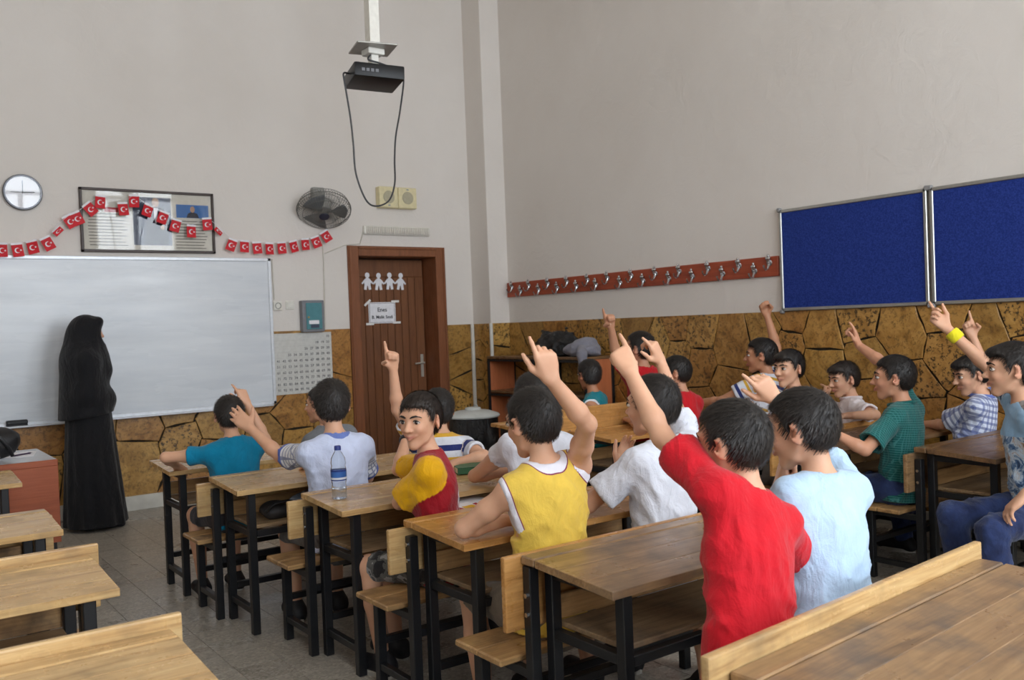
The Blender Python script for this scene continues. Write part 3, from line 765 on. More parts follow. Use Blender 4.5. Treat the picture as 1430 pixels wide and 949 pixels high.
ME_BSIDE = _m(lambda b: b.box((-0.014, 0.0, -0.014), (0.014, 0.255, 0.014), 0.002), 'side_rail')
ME_BLONG = _m(lambda b: b.box((0.04, -0.014, -0.014), (DL - 0.04, 0.014, 0.014), 0.002), 'long_rail')
ME_BOLT = _m(lambda b: b.cyl((0, 0, 0), (-0.006, 0, 0), 0.008, n=8), 'bolt')
def put(name, me, parent, mat, loc=(0, 0, 0)):
    o = inst(name, me, parent, loc)
    if not me.materials: me.materials.append(mat)
    o.material_slots[0].link = 'OBJECT'; o.material_slots[0].material = mat
    return o
def desk(x0, f, label, wood_m, rz=0.0, group='school desks'):
    d = thing('school_desk', label, 'desk', (x0, f, 0), R(rz), group)
    put('pencil_rail', ME_RAIL, d, wood_m)
    for me in ME_BOARDS: put('board', me, d, wood_m)
    for x in (0.08, DL - 0.08):
        put('leg', ME_DLEG, d, M['black_metal'], (x, -0.055, 0)); put('leg', ME_DLEGR, d, M['black_metal'], (x, -0.375, 0))
        for z in (0.11, 0.49, 0.675): put('side_rail', ME_SIDE, d, M['black_metal'], (x, 0, z))
    put('long_rail', ME_LONG, d, M['black_metal'], (0, -0.055, 0.17)); put('long_rail', ME_LONG, d, M['black_metal'], (0, -0.375, 0.485))
    put('shelf', ME_SHELF, d, M['wood_shelf']); put('shelf_back', ME_SHELFB, d, M['wood_bench'])
    return d
def bench(x0, f, label, z0, z1, seat_m, plank_m, rz=0.0, group='school benches'):
    d = thing('school_bench', label, 'bench', (x0, f, 0), R(rz), group)
    put('seat_board', ME_SEAT1, d, seat_m); put('seat_board', ME_SEAT2, d, seat_m)
    B().box((-0.06, 0.004, z0), (DL + 0.03, 0.026, z1), 0.006, seg=2).obj('backrest', plank_m, d)
    top = min(z1 - 0.03, 0.70)
    me = _m(lambda b: b.box((-LEG / 2, -LEG / 2, 0), (LEG / 2, LEG / 2, top), 0.003), 'post')
    for x in (0.025, DL - 0.025):
        put('leg', ME_BLEG, d, M['black_metal'], (x, 0.27, 0))
        put('post', me, d, M['black_metal'], (x, -0.016, 0))
        for z in (0.10, 0.36): put('side_rail', ME_BSIDE, d, M['black_metal'], (x, 0.0, z))
        put('bolt', ME_BOLT, d, M['chrome'], (x - LEG / 2, -0.016, z0 + 0.05)); put('bolt', ME_BOLT, d, M['chrome'], (x - LEG / 2, -0.016, z0 + 0.11))
    put('long_rail', ME_BLONG, d, M['black_metal'], (0, 0.27, 0.20)); put('long_rail', ME_BLONG, d, M['black_metal'], (0, -0.016, 0.30))
    return d
wl, wo, wd, ww, wbn = M['wood_light'], M['wood_orange'], M['wood_dark'], M['wood_walnut'], M['wood_bench']
MID = [  # middle column: x0, front edge, desk label, bench label, wood, plank z0, z1, rz
    (1.39, 5.57, 'pale wooden school desk of the boy in teal, nearest the whiteboard', None, wl, 0, 0, 0),
    (1.45, 4.66, 'varnished school desk with a plastic bag on its shelf, behind the boy in teal', 'bench carrying the boy in the teal shirt', wl, .53, .70, 0),
    (1.60, 3.84, 'varnished school desk with a water bottle standing on it', 'bench carrying the boy in white with checked sleeves', wl, .53, .70, 0),
    (1.65, 3.00, 'orange varnished school desk under the elbow of the boy in yellow', 'bench carrying the boy in the red and yellow jersey', wo, .53, .70, 0),
    (1.65, 2.26, 'worn brown school desk in front of the boy in the red shirt', 'bench carrying the boy in the yellow sleeveless shirt', wd, .50, .735, 0),
    (1.405, 1.225, 'large brown school desk nearest the camera, scratched, behind the red shirt boy', 'bench with pale raised back plank carrying the boy in red', wd, .50, .775, 4.0)]
for i, (x0, f, l1, l2, wm, z0, z1, rz) in enumerate(MID):
    desk(x0, f, l1, wm, rz)
    if l2: bench(x0, f, l2, z0, z1, wbn, wl if i != 4 else wo, rz)
LEFT = [(-0.46, 5.86, 'pale school desk at the frame edge, in front of the red-brown teacher desk', None, .53, .70),
        (-0.52, 4.36, 'empty pale school desk just below the red-brown teacher desk', 'empty bench in front of the pale desk by the teacher desk', .53, .70),
        (-0.55, 3.30, 'empty pale school desk with raised plank, between two other empty desks', 'empty bench with raised plank two rows behind the teacher desk', .55, .765),
        (-0.56, 2.31, 'empty pale school desk in the near corner beside the aisle', 'empty bench with raised plank in front of the nearest empty desk', .55, .765)]
for i, (x0, f, l1, l2, z0, z1) in enumerate(LEFT):
    desk(x0, f, l1, wl, 0)
    if l2: bench(x0, f, l2, z0, z1, wbn, wl, 0)
RIGHT = [(3.76, 5.46, 'school desk beside the bookshelf in front of the boy in the green vest', None, wo, 0, 0),
         (3.80, 4.62, 'orange school desk with tall back plank behind the boy in the green vest', 'bench with tall orange back plank carrying the boy in green vest', wo, .62, .88),
         (4.05, 3.98, 'school desk in front of the boy in white whose face is turned to the room', 'bench carrying the boy in the striped polo by the stone wall', wo, .53, .72),
         (4.25, 3.28, 'red-brown school desk under the arm of the boy in the green checked shirt', 'bench carrying the boy in the white polo shirt', ww, .53, .765),
         (4.43, 2.575, 'dark worn school desk in front of the boy with the wristband', 'bench carrying the boy in the green checked shirt', ww, .50, .70),
         (4.35, 1.80, 'school desk behind the boy with the yellow wristband', 'bench carrying the boy with the yellow wristband', ww, .50, .70)]
for i, (x0, f, l1, l2, wm, z0, z1) in enumerate(RIGHT):
    desk(x0, f, l1, wm, 0)
    if l2: bench(x0, f, l2, z0, z1, wbn, wo if i in (1, 3) else wd, 0)
# ------------------------------------------------------------------ teacher desk
td = thing('teacher_desk', 'red-brown laminate teacher desk with black legs and pale sheen painted on its top', 'desk', (-0.35, 6.08, 0))
tw, tdp = 1.34, 0.75
B().box((0, 0, 0.715), (tw, tdp, 0.737), 0.003).obj('desktop', plain('pale_sheen_top', (196, 196, 200), 0.25, 0.5), td)  # pale colour stands in for the front wall's reflection in the top
B().box((0, -0.002, 0.700), (tw, 0.02, 0.738), 0.003).obj('front_edge', M['cherry'], td)
B().box((0.0, 0.0, 0.235), (tw, 0.018, 0.702), 0.002).obj('front_panel', M['cherry'], td)
for x in (0.04, tw - 0.04):
    for y in (0.05, tdp - 0.05): B().box((x - 0.02, y - 0.02, 0), (x + 0.02, y + 0.02, 0.715), 0.003).obj('leg', M['black_metal'], td)
    B().box((x - 0.012, 0.06, 0.3), (x + 0.012, tdp - 0.06, 0.70), 0.002).obj('side_panel', M['cherry'], td)
for x in (0.05, tw - 0.05): B().cyl((x, -0.004, 0.29), (x, 0.0, 0.29), 0.008, n=8).obj('screw', M['chrome'], td)
pp = thing('paper_sheet', 'white paper sheet lying on the teacher desk', 'paper', (0.83, 6.55, 0.737))
B().box((-0.105, -0.148, 0), (0.105, 0.148, 0.002)).obj('sheet', M['white_paper'], pp); pp.rotation_euler = (0, 0, R(-12))
pn = thing('pen', 'thin dark pen lying on the paper on the teacher desk', 'pen', (0.86, 6.50, 0.739), R(35))
B().cyl((-0.07, 0, 0.005), (0.055, 0, 0.005), 0.005, n=8).obj('barrel', plain('dark_blue_pen', (60, 40, 70), 0.3), pn, True)
B().cyl((0.055, 0, 0.005), (0.072, 0, 0.005), 0.004, 0.001, n=8).obj('tip', M['chrome'], pn, True)
# ------------------------------------------------------------------ bookshelf against the right wall
sh = thing('bookshelf', 'low black-framed shelf unit with orange panels against the stone wall', 'bookshelf', (5.29, 0, 0))
SY0, SY1 = 6.15, 7.70; SD = 0.345
B().box((0, SY0, 1.105), (SD, SY1, 1.13), 0.003).obj('top_board', M['wood_walnut'], sh)
for y in (SY0 + 0.012, SY1 - 0.03): B().box((0.02, y, 0.06), (SD - 0.02, y + 0.018, 1.105), 0.002).obj('side_panel', M['orange_panel'], sh)
for z in (0.42, 0.76): B().box((0.01, SY0 + 0.03, z), (SD - 0.01, SY1 - 0.03, z + 0.022), 0.002).obj('shelf_board', M['wood_walnut'], sh)
B().box((0.01, SY0 + 0.03, 0.08), (SD - 0.01, SY1 - 0.03, 0.10), 0.002).obj('shelf_board', M['wood_walnut'], sh)
for y in (SY0 + 0.014, (SY0 + SY1) / 2, SY1 - 0.014):
    for x in (0.014, SD - 0.014): B().box((x - 0.014, y - 0.014, 0), (x + 0.014, y + 0.014, 1.105), 0.002).obj('post', M['black_metal'], sh)
for x in (0.014, SD - 0.014):
    for z in (0.74, 1.09): B().box((x - 0.012, SY0, z - 0.012), (x + 0.012, SY1, z + 0.012), 0.002).obj('frame_rail', M['black_metal'], sh)
# ------------------------------------------------------------------ waste bin
bi = thing('waste_bin', 'grey waste bin lined with a black bag under a domed lid', 'bin', (4.30, 6.5, 0))
B().lathe([(0.0, 0.0), (0.165, 0.0), (0.17, 0.02), (0.20, 0.66), (0.0, 0.66)], n=28, caps=False).obj('body', plain('grey_bin_plastic', (132, 138, 136), 0.5), bi, True)
bgm = NT('black_bin_liner', 0.22, 0.6); v = bgm.coord('Object', (6, 6, 1.6)); nz = bgm.noise(v, 3, 5, 0.7, 1.5); bgm.col(srgb(16, 17, 19)); bgm.bump(nz, 0.8, 0.03)
LINER = bgm.m
bb = B(); n = 36; rings = []
for r, z in ((0.20, 0.16), (0.212, 0.2), (0.214, 0.4), (0.212, 0.6), (0.209, 0.675)):
    rings.append([bb.bm.verts.new(((r + 0.006 * math.sin(k * 2.9) * math.sin(z * 9 + k)) * math.cos(2 * math.pi * k / n), (r + 0.006 * math.sin(k * 2.9) * math.sin(z * 9 + k)) * math.sin(2 * math.pi * k / n), z + (0.02 * math.sin(k * 1.7) if z < .18 else 0))) for k in range(n)])
for A, C in zip(rings, rings[1:]):
    for k in range(n): bb.bm.faces.new((A[k], A[(k + 1) % n], C[(k + 1) % n], C[k]))
bb.obj('liner_bag', LINER, bi, True, ang=60)
lid = B().lathe([(0.225, 0.668), (0.232, 0.68), (0.222, 0.694), (0.14, 0.722), (0.07, 0.730), (0.066, 0.748), (0.05, 0.752), (0.0, 0.752)], n=36, caps=False).obj('lid', plain('pale_grey_lid', (190, 194, 192), 0.5, var=0.15, scale=6), bi, True)
B().tube([(0.03, -0.03, 0.75), (0.03, -0.02, 0.765), (0.03, 0.02, 0.765), (0.03, 0.03, 0.75)], 0.006, 6).obj('grip', plain('grip_grey', (170, 174, 172), 0.5), lid, True)
# ------------------------------------------------------------------ small things on the desks
t = NT('clear_bottle_plastic', 0.06, 0.5); t.b.inputs['Transmission Weight'].default_value = 0.92; t.b.inputs['IOR'].default_value = 1.12; t.col(srgb(236, 242, 248))
bo = thing('water_bottle', 'clear plastic water bottle with blue cap and label', 'bottle', (1.69, 3.63, 0.722))
prof = [(0.0, 0.004), (0.02, 0.0), (0.031, 0.004), (0.033, 0.012), (0.031, 0.03), (0.033, 0.05), (0.030, 0.066), (0.033, 0.08), (0.0335, 0.13), (0.030, 0.145), (0.033, 0.155), (0.030, 0.178), (0.018, 0.2), (0.0125, 0.208), (0.0125, 0.215)]
B().lathe(prof, n=28, caps=False).obj('bottle_body', t.m, bo, True, ang=80)
wt = NT('water', 0.0, 0.5); wt.b.inputs['Transmission Weight'].default_value = 1.0; wt.b.inputs['IOR'].default_value = 1.33
B().lathe([(0.0, 0.006), (0.028, 0.006), (0.0295, 0.03), (0.0295, 0.046), (0.0, 0.046)], n=24, caps=False).obj('water', wt.m, bo, True)
lb = NT('blue_bottle_label', 0.35, 0.4); z = lb.add('ShaderNodeSeparateXYZ'); lb.L(lb.coord('Object'), z.inputs[0]); lb.col(lb.ramp(lb.math('MULTIPLY', z.outputs[2], 5.0), [(0.0, srgb(40, 62, 130)), (0.43, srgb(214, 220, 232)), (0.48, srgb(58, 104, 178)), (0.60, srgb(40, 62, 130))], 'CONSTANT'))
B().lathe([(0.0342, 0.082), (0.0344, 0.105), (0.0342, 0.128)], n=28, caps=False).obj('label', lb.m, bo, True)
B().lathe([(0.0, 0.212), (0.0145, 0.212), (0.0145, 0.228), (0.012, 0.231), (0.0, 0.231)], n=18, caps=False).obj('cap', plain('blue_cap', (52, 66, 140), 0.4), bo, True)
def book(loc, rz, label, cover, size=(0.13, 0.19, 0.028), group=None, open_=False):
    b = thing('book', label, 'book', loc, R(rz), group)
    a, d, h = size
    B().box((-a / 2 + .003, -d / 2 + .003, 0.002), (a / 2 - .003, d / 2 - .003, h - 0.002)).obj('pages', plain('cream_pages', (226, 216, 186), 0.8) if 'cream_pages' not in bpy.data.materials else bpy.data.materials['cream_pages'], b)
    for z in (0, h - 0.003): B().box((-a / 2, -d / 2, z), (a / 2, d / 2, z + 0.003), 0.001).obj('cover', cover, b)
    B().box((-a / 2, -d / 2, 0), (-a / 2 + 0.004, d / 2, h), 0.001).obj('spine', cover, b)
    return b
gcov = plain('green_book_cover', (58, 104, 74), 0.5)
pgc = plain('patterned_page', (206, 192, 150), 0.7)
book((2.47, 3.74, 0.735), 70, 'thick green book with cream pages on the desk beside striped polo boy', gcov, (0.14, 0.20, 0.032)).location.z = 0.731
o = book((1.70, 5.42, 0.7312), 80, 'pale green book on the desk of the boy in teal', plain('pale_green_cover', (150, 172, 150), 0.5), (0.15, 0.21, 0.02))
nb = thing('emblem_notebook', 'white notebook with red and yellow emblem below the green book', 'notebook', (2.16, 3.42, 0.655), R(15))
nb.rotation_euler = (R(3), R(0), R(10))
B().box((-0.17, -0.22, -0.004), (0.17, 0.10, 0.004), 0.002).obj('sheet', M['white_paper'], nb)
ered = plain('emblem_red', (168, 28, 48), 0.5); eyel = plain('emblem_yellow', (230, 178, 40), 0.5)
ew = lambda poly, m_, nm, h=0.0052: B().prism(poly, 0.0035, h, 0, lambda u, v, w: (u, v, w)).obj(nm, m_, nb)
ew([(-0.035, -0.10), (0.0, -0.17), (0.035, -0.10), (0.03, -0.06), (-0.03, -0.06)], eyel, 'emblem_shield')
for s_ in (-1, 1): ew([(s_ * 0.045, -0.05), (s_ * 0.07, -0.045), (s_ * 0.055, -0.13), (s_ * 0.04, -0.11)], ered, 'emblem_wing')
# ------------------------------------------------------------------ figures: smooth implicit surfaces turned into one continuous mesh
F32 = np.float32
def V3(*a): return np.array(a, dtype=float)
def unit(v):
    v = np.asarray(v, float); return v / (np.linalg.norm(v) + 1e-12)
class Field:
    def __init__(s, lo, hi, h):
        s.h = h; s.lo = np.asarray(lo, float) - 4 * h
        s.n = np.ceil((np.asarray(hi, float) + 4 * h - s.lo) / h).astype(int) + 1
        s.D = np.full(s.n, 0.15, F32)
    def blk(s, lo, hi):
        a = np.clip(np.floor((np.asarray(lo) - s.lo) / s.h).astype(int), 0, s.n); b = np.clip(np.ceil((np.asarray(hi) - s.lo) / s.h).astype(int) + 1, 0, s.n)
        if np.any(b <= a): return None
        ax = [(s.lo[i] + s.h * np.arange(a[i], b[i])).astype(F32) for i in range(3)]
        return tuple(slice(a[i], b[i]) for i in range(3)), ax[0][:, None, None], ax[1][None, :, None], ax[2][None, None, :]
    def apply(s, prims):
        for (fn, lo, hi, op, k) in prims:
            m = k + 2.5 * s.h
            g = s.blk(lo - m, hi + m)
            if g is None: continue
            sl, X, Y, Z = g
            d = fn(X, Y, Z); a = s.D[sl]
            if op == 'U':
                if k > 0:
                    t = np.maximum(k - np.abs(a - d), 0) / k; s.D[sl] = np.minimum(a, d) - t * t * (k * 0.25)
                else: s.D[sl] = np.minimum(a, d)
            else:
                d = -d
                if k > 0:
                    t = np.maximum(k - np.abs(a - d), 0) / k; s.D[sl] = np.maximum(a, d) + t * t * (k * 0.25)
                else: s.D[sl] = np.maximum(a, d)
        return s
    def wrinkle(s, fn, band=0.03):
        I = np.argwhere(np.abs(s.D) < band)
        P = s.lo + I * s.h
        s.D[I[:, 0], I[:, 1], I[:, 2]] += fn(P).astype(F32)
        return s
    def mesh(s):
        D = s.D; S = D < 0
        c = np.zeros(np.array(S.shape) - 1, np.int8)
        for i in (0, 1):
            for j in (0, 1):
                for k in (0, 1): c += S[i:S.shape[0] - 1 + i, j:S.shape[1] - 1 + j, k:S.shape[2] - 1 + k]
        act = (c > 0) & (c < 8)
        I = np.argwhere(act); N = len(I)
        cid = np.full(c.shape, -1, np.int32); cid[act] = np.arange(N)
        vals = {}
        for i in (0, 1):
            for j in (0, 1):
                for k in (0, 1): vals[(i, j, k)] = D[I[:, 0] + i, I[:, 1] + j, I[:, 2] + k]
        acc = np.zeros((N, 3)); cnt = np.zeros(N)
        for a in vals:
            for ax in range(3):
                if a[ax]: continue
                b = tuple(1 if q == ax else a[q] for q in range(3))
                va, vb = vals[a], vals[b]
                x = (va < 0) != (vb < 0)
                t = np.where(x, va / np.where(x, va - vb, 1), 0)
                p = np.array(a, float)[None] + t[:, None] * (np.array(b, float) - np.array(a, float))[None]
                acc += p * x[:, None]; cnt += x
        P = s.lo + (I + acc / cnt[:, None]) * s.h
        quads = []
        for ax in range(3):
            o1, o2 = [q for q in range(3) if q != ax]
            sl0 = [slice(1, -1)] * 3; sl1 = [slice(1, -1)] * 3
            sl0[ax] = slice(0, -1); sl1[ax] = slice(1, None)
            a, b = S[tuple(sl0)], S[tuple(sl1)]
            E = np.argwhere(a != b)
            fl = a[E[:, 0], E[:, 1], E[:, 2]]
            off = np.ones(3, int); off[ax] = 0
            E = E + off
            def cell(d1, d2):
                q = E.copy(); q[:, o1] -= d1; q[:, o2] -= d2
                return cid[q[:, 0], q[:, 1], q[:, 2]]
            Q = np.stack([cell(1, 1), cell(0, 1), cell(0, 0), cell(1, 0)], 1)
            if ax == 1: fl = ~fl
            Q[~fl] = Q[~fl][:, ::-1]
            quads.append(Q)
        return P, np.concatenate(quads)
def bbox(*pts, r=0.0):
    p = np.array(pts, float); return p.min(0) - r, p.max(0) + r
def cone(a, b, ra, rb=None, k=0.01, op='U', asp=None, fr=None):
    """tapered capsule; asp/fr flatten it along fr[1]"""
    rb = ra if rb is None else rb
    a, b = np.asarray(a, float), np.asarray(b, float)
    lo, hi = bbox(a, b, r=max(ra, rb))
    if asp is None:
        ba = (b - a).astype(F32); L = float(ba @ ba) + 1e-12
        def fn(X, Y, Z):
            x, y, z = X - F32(a[0]), Y - F32(a[1]), Z - F32(a[2])
            h = np.clip((x * ba[0] + y * ba[1] + z * ba[2]) / L, 0, 1)
            return np.sqrt((x - h * ba[0]) ** 2 + (y - h * ba[1]) ** 2 + (z - h * ba[2]) ** 2) - (F32(ra) + F32(rb - ra) * h)
    else:
        A = (np.diag([1, 1 / asp, 1]) @ np.array(fr)).astype(F32)
        ba = A @ (b - a).astype(F32); L = float(ba @ ba) + 1e-12
        def fn(X, Y, Z):
            x0, y0, z0 = X - F32(a[0]), Y - F32(a[1]), Z - F32(a[2])
            x = A[0, 0] * x0 + A[0, 1] * y0 + A[0, 2] * z0; y = A[1, 0] * x0 + A[1, 1] * y0 + A[1, 2] * z0; z = A[2, 0] * x0 + A[2, 1] * y0 + A[2, 2] * z0
            h = np.clip((x * ba[0] + y * ba[1] + z * ba[2]) / L, 0, 1)
            return (np.sqrt((x - h * ba[0]) ** 2 + (y - h * ba[1]) ** 2 + (z - h * ba[2]) ** 2) - (F32(ra) + F32(rb - ra) * h)) * F32(0.5 + 0.5 * asp)
    return (fn, lo, hi, op, k)
def ell(c, r, fr=None, k=0.01, op='U'):
    c = np.asarray(c, float); r = np.asarray(r, float)
    A = np.eye(3) if fr is None else np.array(fr)
    A = A.astype(F32); q = (1 / r).astype(F32)
    def fn(X, Y, Z):
        x0, y0, z0 = X - F32(c[0]), Y - F32(c[1]), Z - F32(c[2])
        x = (A[0, 0] * x0 + A[0, 1] * y0 + A[0, 2] * z0) * q[0]; y = (A[1, 0] * x0 + A[1, 1] * y0 + A[1, 2] * z0) * q[1]; z = (A[2, 0] * x0 + A[2, 1] * y0 + A[2, 2] * z0) * q[2]
        k0 = np.sqrt(x * x + y * y + z * z) + F32(1e-6)
        k1 = np.sqrt((x * q[0]) ** 2 + (y * q[1]) ** 2 + (z * q[2]) ** 2) + F32(1e-6)
        return k0 * (k0 - 1) / k1
    return (fn, c - r.max(), c + r.max(), op, k)
def half(p, n, ext=0.3, k=0.0):
    """removes everything on the +n side of the plane through p (within ext)"""
    p = np.asarray(p, float); n = unit(n).astype(F32)
    fn = lambda X, Y, Z: -((X - F32(p[0])) * n[0] + (Y - F32(p[1])) * n[1] + (Z - F32(p[2])) * n[2])
    return (fn, p - ext, p + ext, 'S', k)
def mesh_np(name, P, Q, mat, parent, inv, attrs=None, cols=None, sm=True):
    P = (P - inv[0]) @ inv[1]
    me = bpy.data.meshes.new(name)
    me.vertices.add(len(P)); me.vertices.foreach_set('co', P.astype(F32).ravel())
    n = Q.shape[1]
    me.loops.add(Q.size); me.loops.foreach_set('vertex_index', Q.astype(np.int32).ravel())
    me.polygons.add(len(Q)); me.polygons.foreach_set('loop_start', np.arange(0, Q.size, n, dtype=np.int32))
    me.update(calc_edges=True)
    if sm: me.polygons.foreach_set('use_smooth', np.ones(len(Q), bool))
    for k, v in (attrs or {}).items():
        me.attributes.new(k, 'FLOAT', 'POINT').data.foreach_set('value', np.asarray(v, F32))
    if cols is not None:
        c4 = np.concatenate([cols, np.ones((len(cols), 1))], 1).astype(F32)
        me.attributes.new('Col', 'FLOAT_COLOR', 'POINT').data.foreach_set('color', c4.ravel())
    me.materials.append(mat); me.validate()
    return link(bpy.data.objects.new(name, me), parent)
def smooth_mesh(P, Q, it=2, lam=0.5):
    for _ in range(it):
        acc = np.zeros_like(P); cnt = np.zeros(len(P))
        for a, b in ((0, 1), (1, 2), (2, 3), (3, 0)):
            for i, j in ((Q[:, a], Q[:, b]), (Q[:, b], Q[:, a])):
                for d in range(3): acc[:, d] += np.bincount(i, P[j, d], len(P))
                cnt += np.bincount(i, minlength=len(P))
        P = P + lam * (acc / np.maximum(cnt, 1)[:, None] - P)
    return P
def rotz(a): c, s = math.cos(a), math.sin(a); return np.array([[c, -s, 0], [s, c, 0], [0, 0, 1]])
def rotx(a): c, s = math.cos(a), math.sin(a); return np.array([[1, 0, 0], [0, c, -s], [0, s, c]])
def roty(a): c, s = math.cos(a), math.sin(a); return np.array([[c, 0, s], [0, 1, 0], [-s, 0, c]])

def skeleton(sp):
    """joint positions from pelvis, head, torso heading, hands"""
    s = sp.get('s', 1.0); J = {}
    P, H = V3(*sp['P']), V3(*sp['H'])
    ty = R(sp.get('yaw', 0)); lat = V3(math.cos(ty), math.sin(ty), 0); fw = V3(-math.sin(ty), math.cos(ty), 0)
    Rh = rotz(R(sp.get('hy', sp.get('yaw', 0)))) @ rotx(R(sp.get('hp', 0))) @ roty(R(sp.get('hr', 0)))
    J['Rh'] = Rh; J['H'] = H; J['P'] = P
    hb = H + Rh @ (V3(0, -0.030, -0.062) * s)
    N = H + 0.5 * (Rh @ V3(0, -0.055, -0.155) + (-0.04 * fw + V3(0, 0, -0.158))) * s
    up = unit(N - P); fw = unit(fw - up * (fw @ up)); lat = np.cross(fw, up)
    J.update(N=N, hb=hb, up=up, fw=fw, lat=lat, fr=np.array([lat, fw, up]), s=s)
    C = N - up * 0.045 * s
    for k, sg in (('L', -1), ('R', 1)):
        S = C + lat * sg * sp.get('sw', 0.130) * s + up * sp.get('lift' + k, 0.0) * s
        J['S' + k] = S
        Wt = sp.get('w' + k)
        if Wt is None: Wt = P + lat * sg * 0.10 * s + fw * 0.37 * s + V3(0, 0, 0.765 - P[2])
        Wt = V3(*Wt); L1, L2 = 0.255 * s, 0.225 * s
        E = sp.get('e' + k)
        d = Wt - S; L = np.linalg.norm(d)
        f = max(1.0, L / (0.985 * (L1 + L2))); L1 *= f; L2 *= f
        if E is None:
            pole = V3(*sp.get('pole' + k, (0.6 * sg * lat - 0.5 * up - 0.2 * fw)))
            a = (L1 * L1 - L2 * L2 + L * L) / (2 * L); hh = math.sqrt(max(1e-6, L1 * L1 - a * a))
            u = d / L; pn = unit(pole - u * (pole @ u)); E = S + u * a + pn * hh
        J['E' + k] = V3(*E); J['W' + k] = Wt
    for k, sg in (('L', -1), ('R', 1)):
        hp = P + lat * sg * 0.072 * s - V3(0, 0, 0.01)
        ly = R(sp.get('legyaw', sp.get('yaw', 0)) + sp.get('spread', 6) * -sg)
        lf = V3(-math.sin(ly), math.cos(ly), 0)
        kn = hp + lf * 0.36 * s - V3(0, 0, 0.025)
        an = kn - V3(0, 0, kn[2] - 0.075) + lf * sp.get('tuck', -0.05)
        an = V3(*sp['a' + k]) if ('a' + k) in sp else an
        if ('k' + k) in sp: kn = V3(*sp['k' + k])
        J['T' + k] = hp; J['K' + k] = kn; J['A' + k] = an; J['lf'] = lf
    return J

HS = 1.0
POSES = {  # index, middle, ring, pinky bends (three joints), thumb direction (f, t, n)
    'point': ([(4, 6, 4), (72, 92, 55), (76, 95, 58), (78, 92, 55)], [(0.65, 0.55, 0.55), (0.75, -0.25, 0.65)]),
    'pointl': ([(6, 10, 6), (48, 72, 40), (58, 80, 45), (62, 80, 45)], [(0.7, 0.7, 0.25), (0.95, 0.25, 0.2)]),
    'one': ([(0, 4, 3), (82, 95, 60), (84, 95, 60), (82, 95, 60)], [(0.5, 0.6, 0.6), (0.45, -0.5, 0.75)]),
    'open': ([(2, 8, 5), (0, 6, 4), (2, 8, 5), (6, 10, 8)], [(0.6, 0.8, 0.1), (0.8, 0.6, 0.1)]),
    'fist': ([(72, 90, 55), (76, 92, 58), (78, 92, 58), (80, 90, 55)], [(0.6, 0.6, 0.5), (0.5, -0.3, 0.8)]),
    'rest': ([(18, 26, 16), (20, 28, 18), (24, 30, 20), (28, 32, 20)], [(0.7, 0.65, 0.3), (0.9, 0.35, 0.3)]),
}
def hand(Wp, f, n, side, pose, s, fat=1.0):
    f = unit(f); n = unit(np.asarray(n, float) - f * (np.asarray(n, float) @ f))
    t = np.cross(f, n) * side
    pr = []
    bends, th = POSES[pose]
    spread = 5 if pose == 'open' else 2
    ks = [(0.078, 0.0255, 0.064), (0.081, 0.0085, 0.070), (0.077, -0.0085, 0.065), (0.069, -0.0245, 0.052)]
    for i, (df, dt, L) in enumerate(ks):
        kn = Wp + (f * df + t * dt) * s
        pr.append(cone(Wp + (f * 0.006 + t * dt * 0.45) * s, kn, 0.0155 * s, 0.0108 * s * fat, k=0.010))
        a = 0.0; p = kn
        fd = unit(f * math.cos(R((1.5 - i) * spread)) + t * math.sin(R((1.5 - i) * spread)))
        for q, (fr_, r0, r1) in enumerate(((0.44, 0.0086, 0.0078), (0.31, 0.0078, 0.0072), (0.25, 0.0072, 0.0060))):
            a += R(bends[i][q])
            d = fd * math.cos(a) + n * math.sin(a)
            e = p + d * L * fr_ * s
            pr.append(cone(p, e, r0 * s * fat * (1.0 if i < 3 else 0.9), r1 * s * fat * (1.0 if i < 3 else 0.9), k=0.0035 if q else 0.005)); p = e
        if i == 0: tip = p
    b = Wp + (f * 0.018 + t * 0.017 + n * 0.006) * s
    m1 = unit(f * th[0][0] + t * th[0][1] + n * th[0][2]); m2 = unit(f * th[1][0] + t * th[1][1] + n * th[1][2])
    p1 = b + m1 * 0.040 * s; p2 = p1 + m2 * 0.030 * s; p3 = p2 + unit(m2 + 0.2 * n) * 0.022 * s
    pr += [cone(b, p1, 0.0150 * s, 0.0105 * s * fat, k=0.010), cone(p1, p2, 0.0098 * s * fat, 0.0085 * s * fat, k=0.005), cone(p2, p3, 0.0085 * s * fat, 0.0068 * s * fat, k=0.004)]
    pr.append(ell(Wp + (f * 0.045 + n * 0.004) * s, (0.034 * s, 0.036 * s, 0.014 * s), np.array([t, f, n]), k=0.01))
    return pr

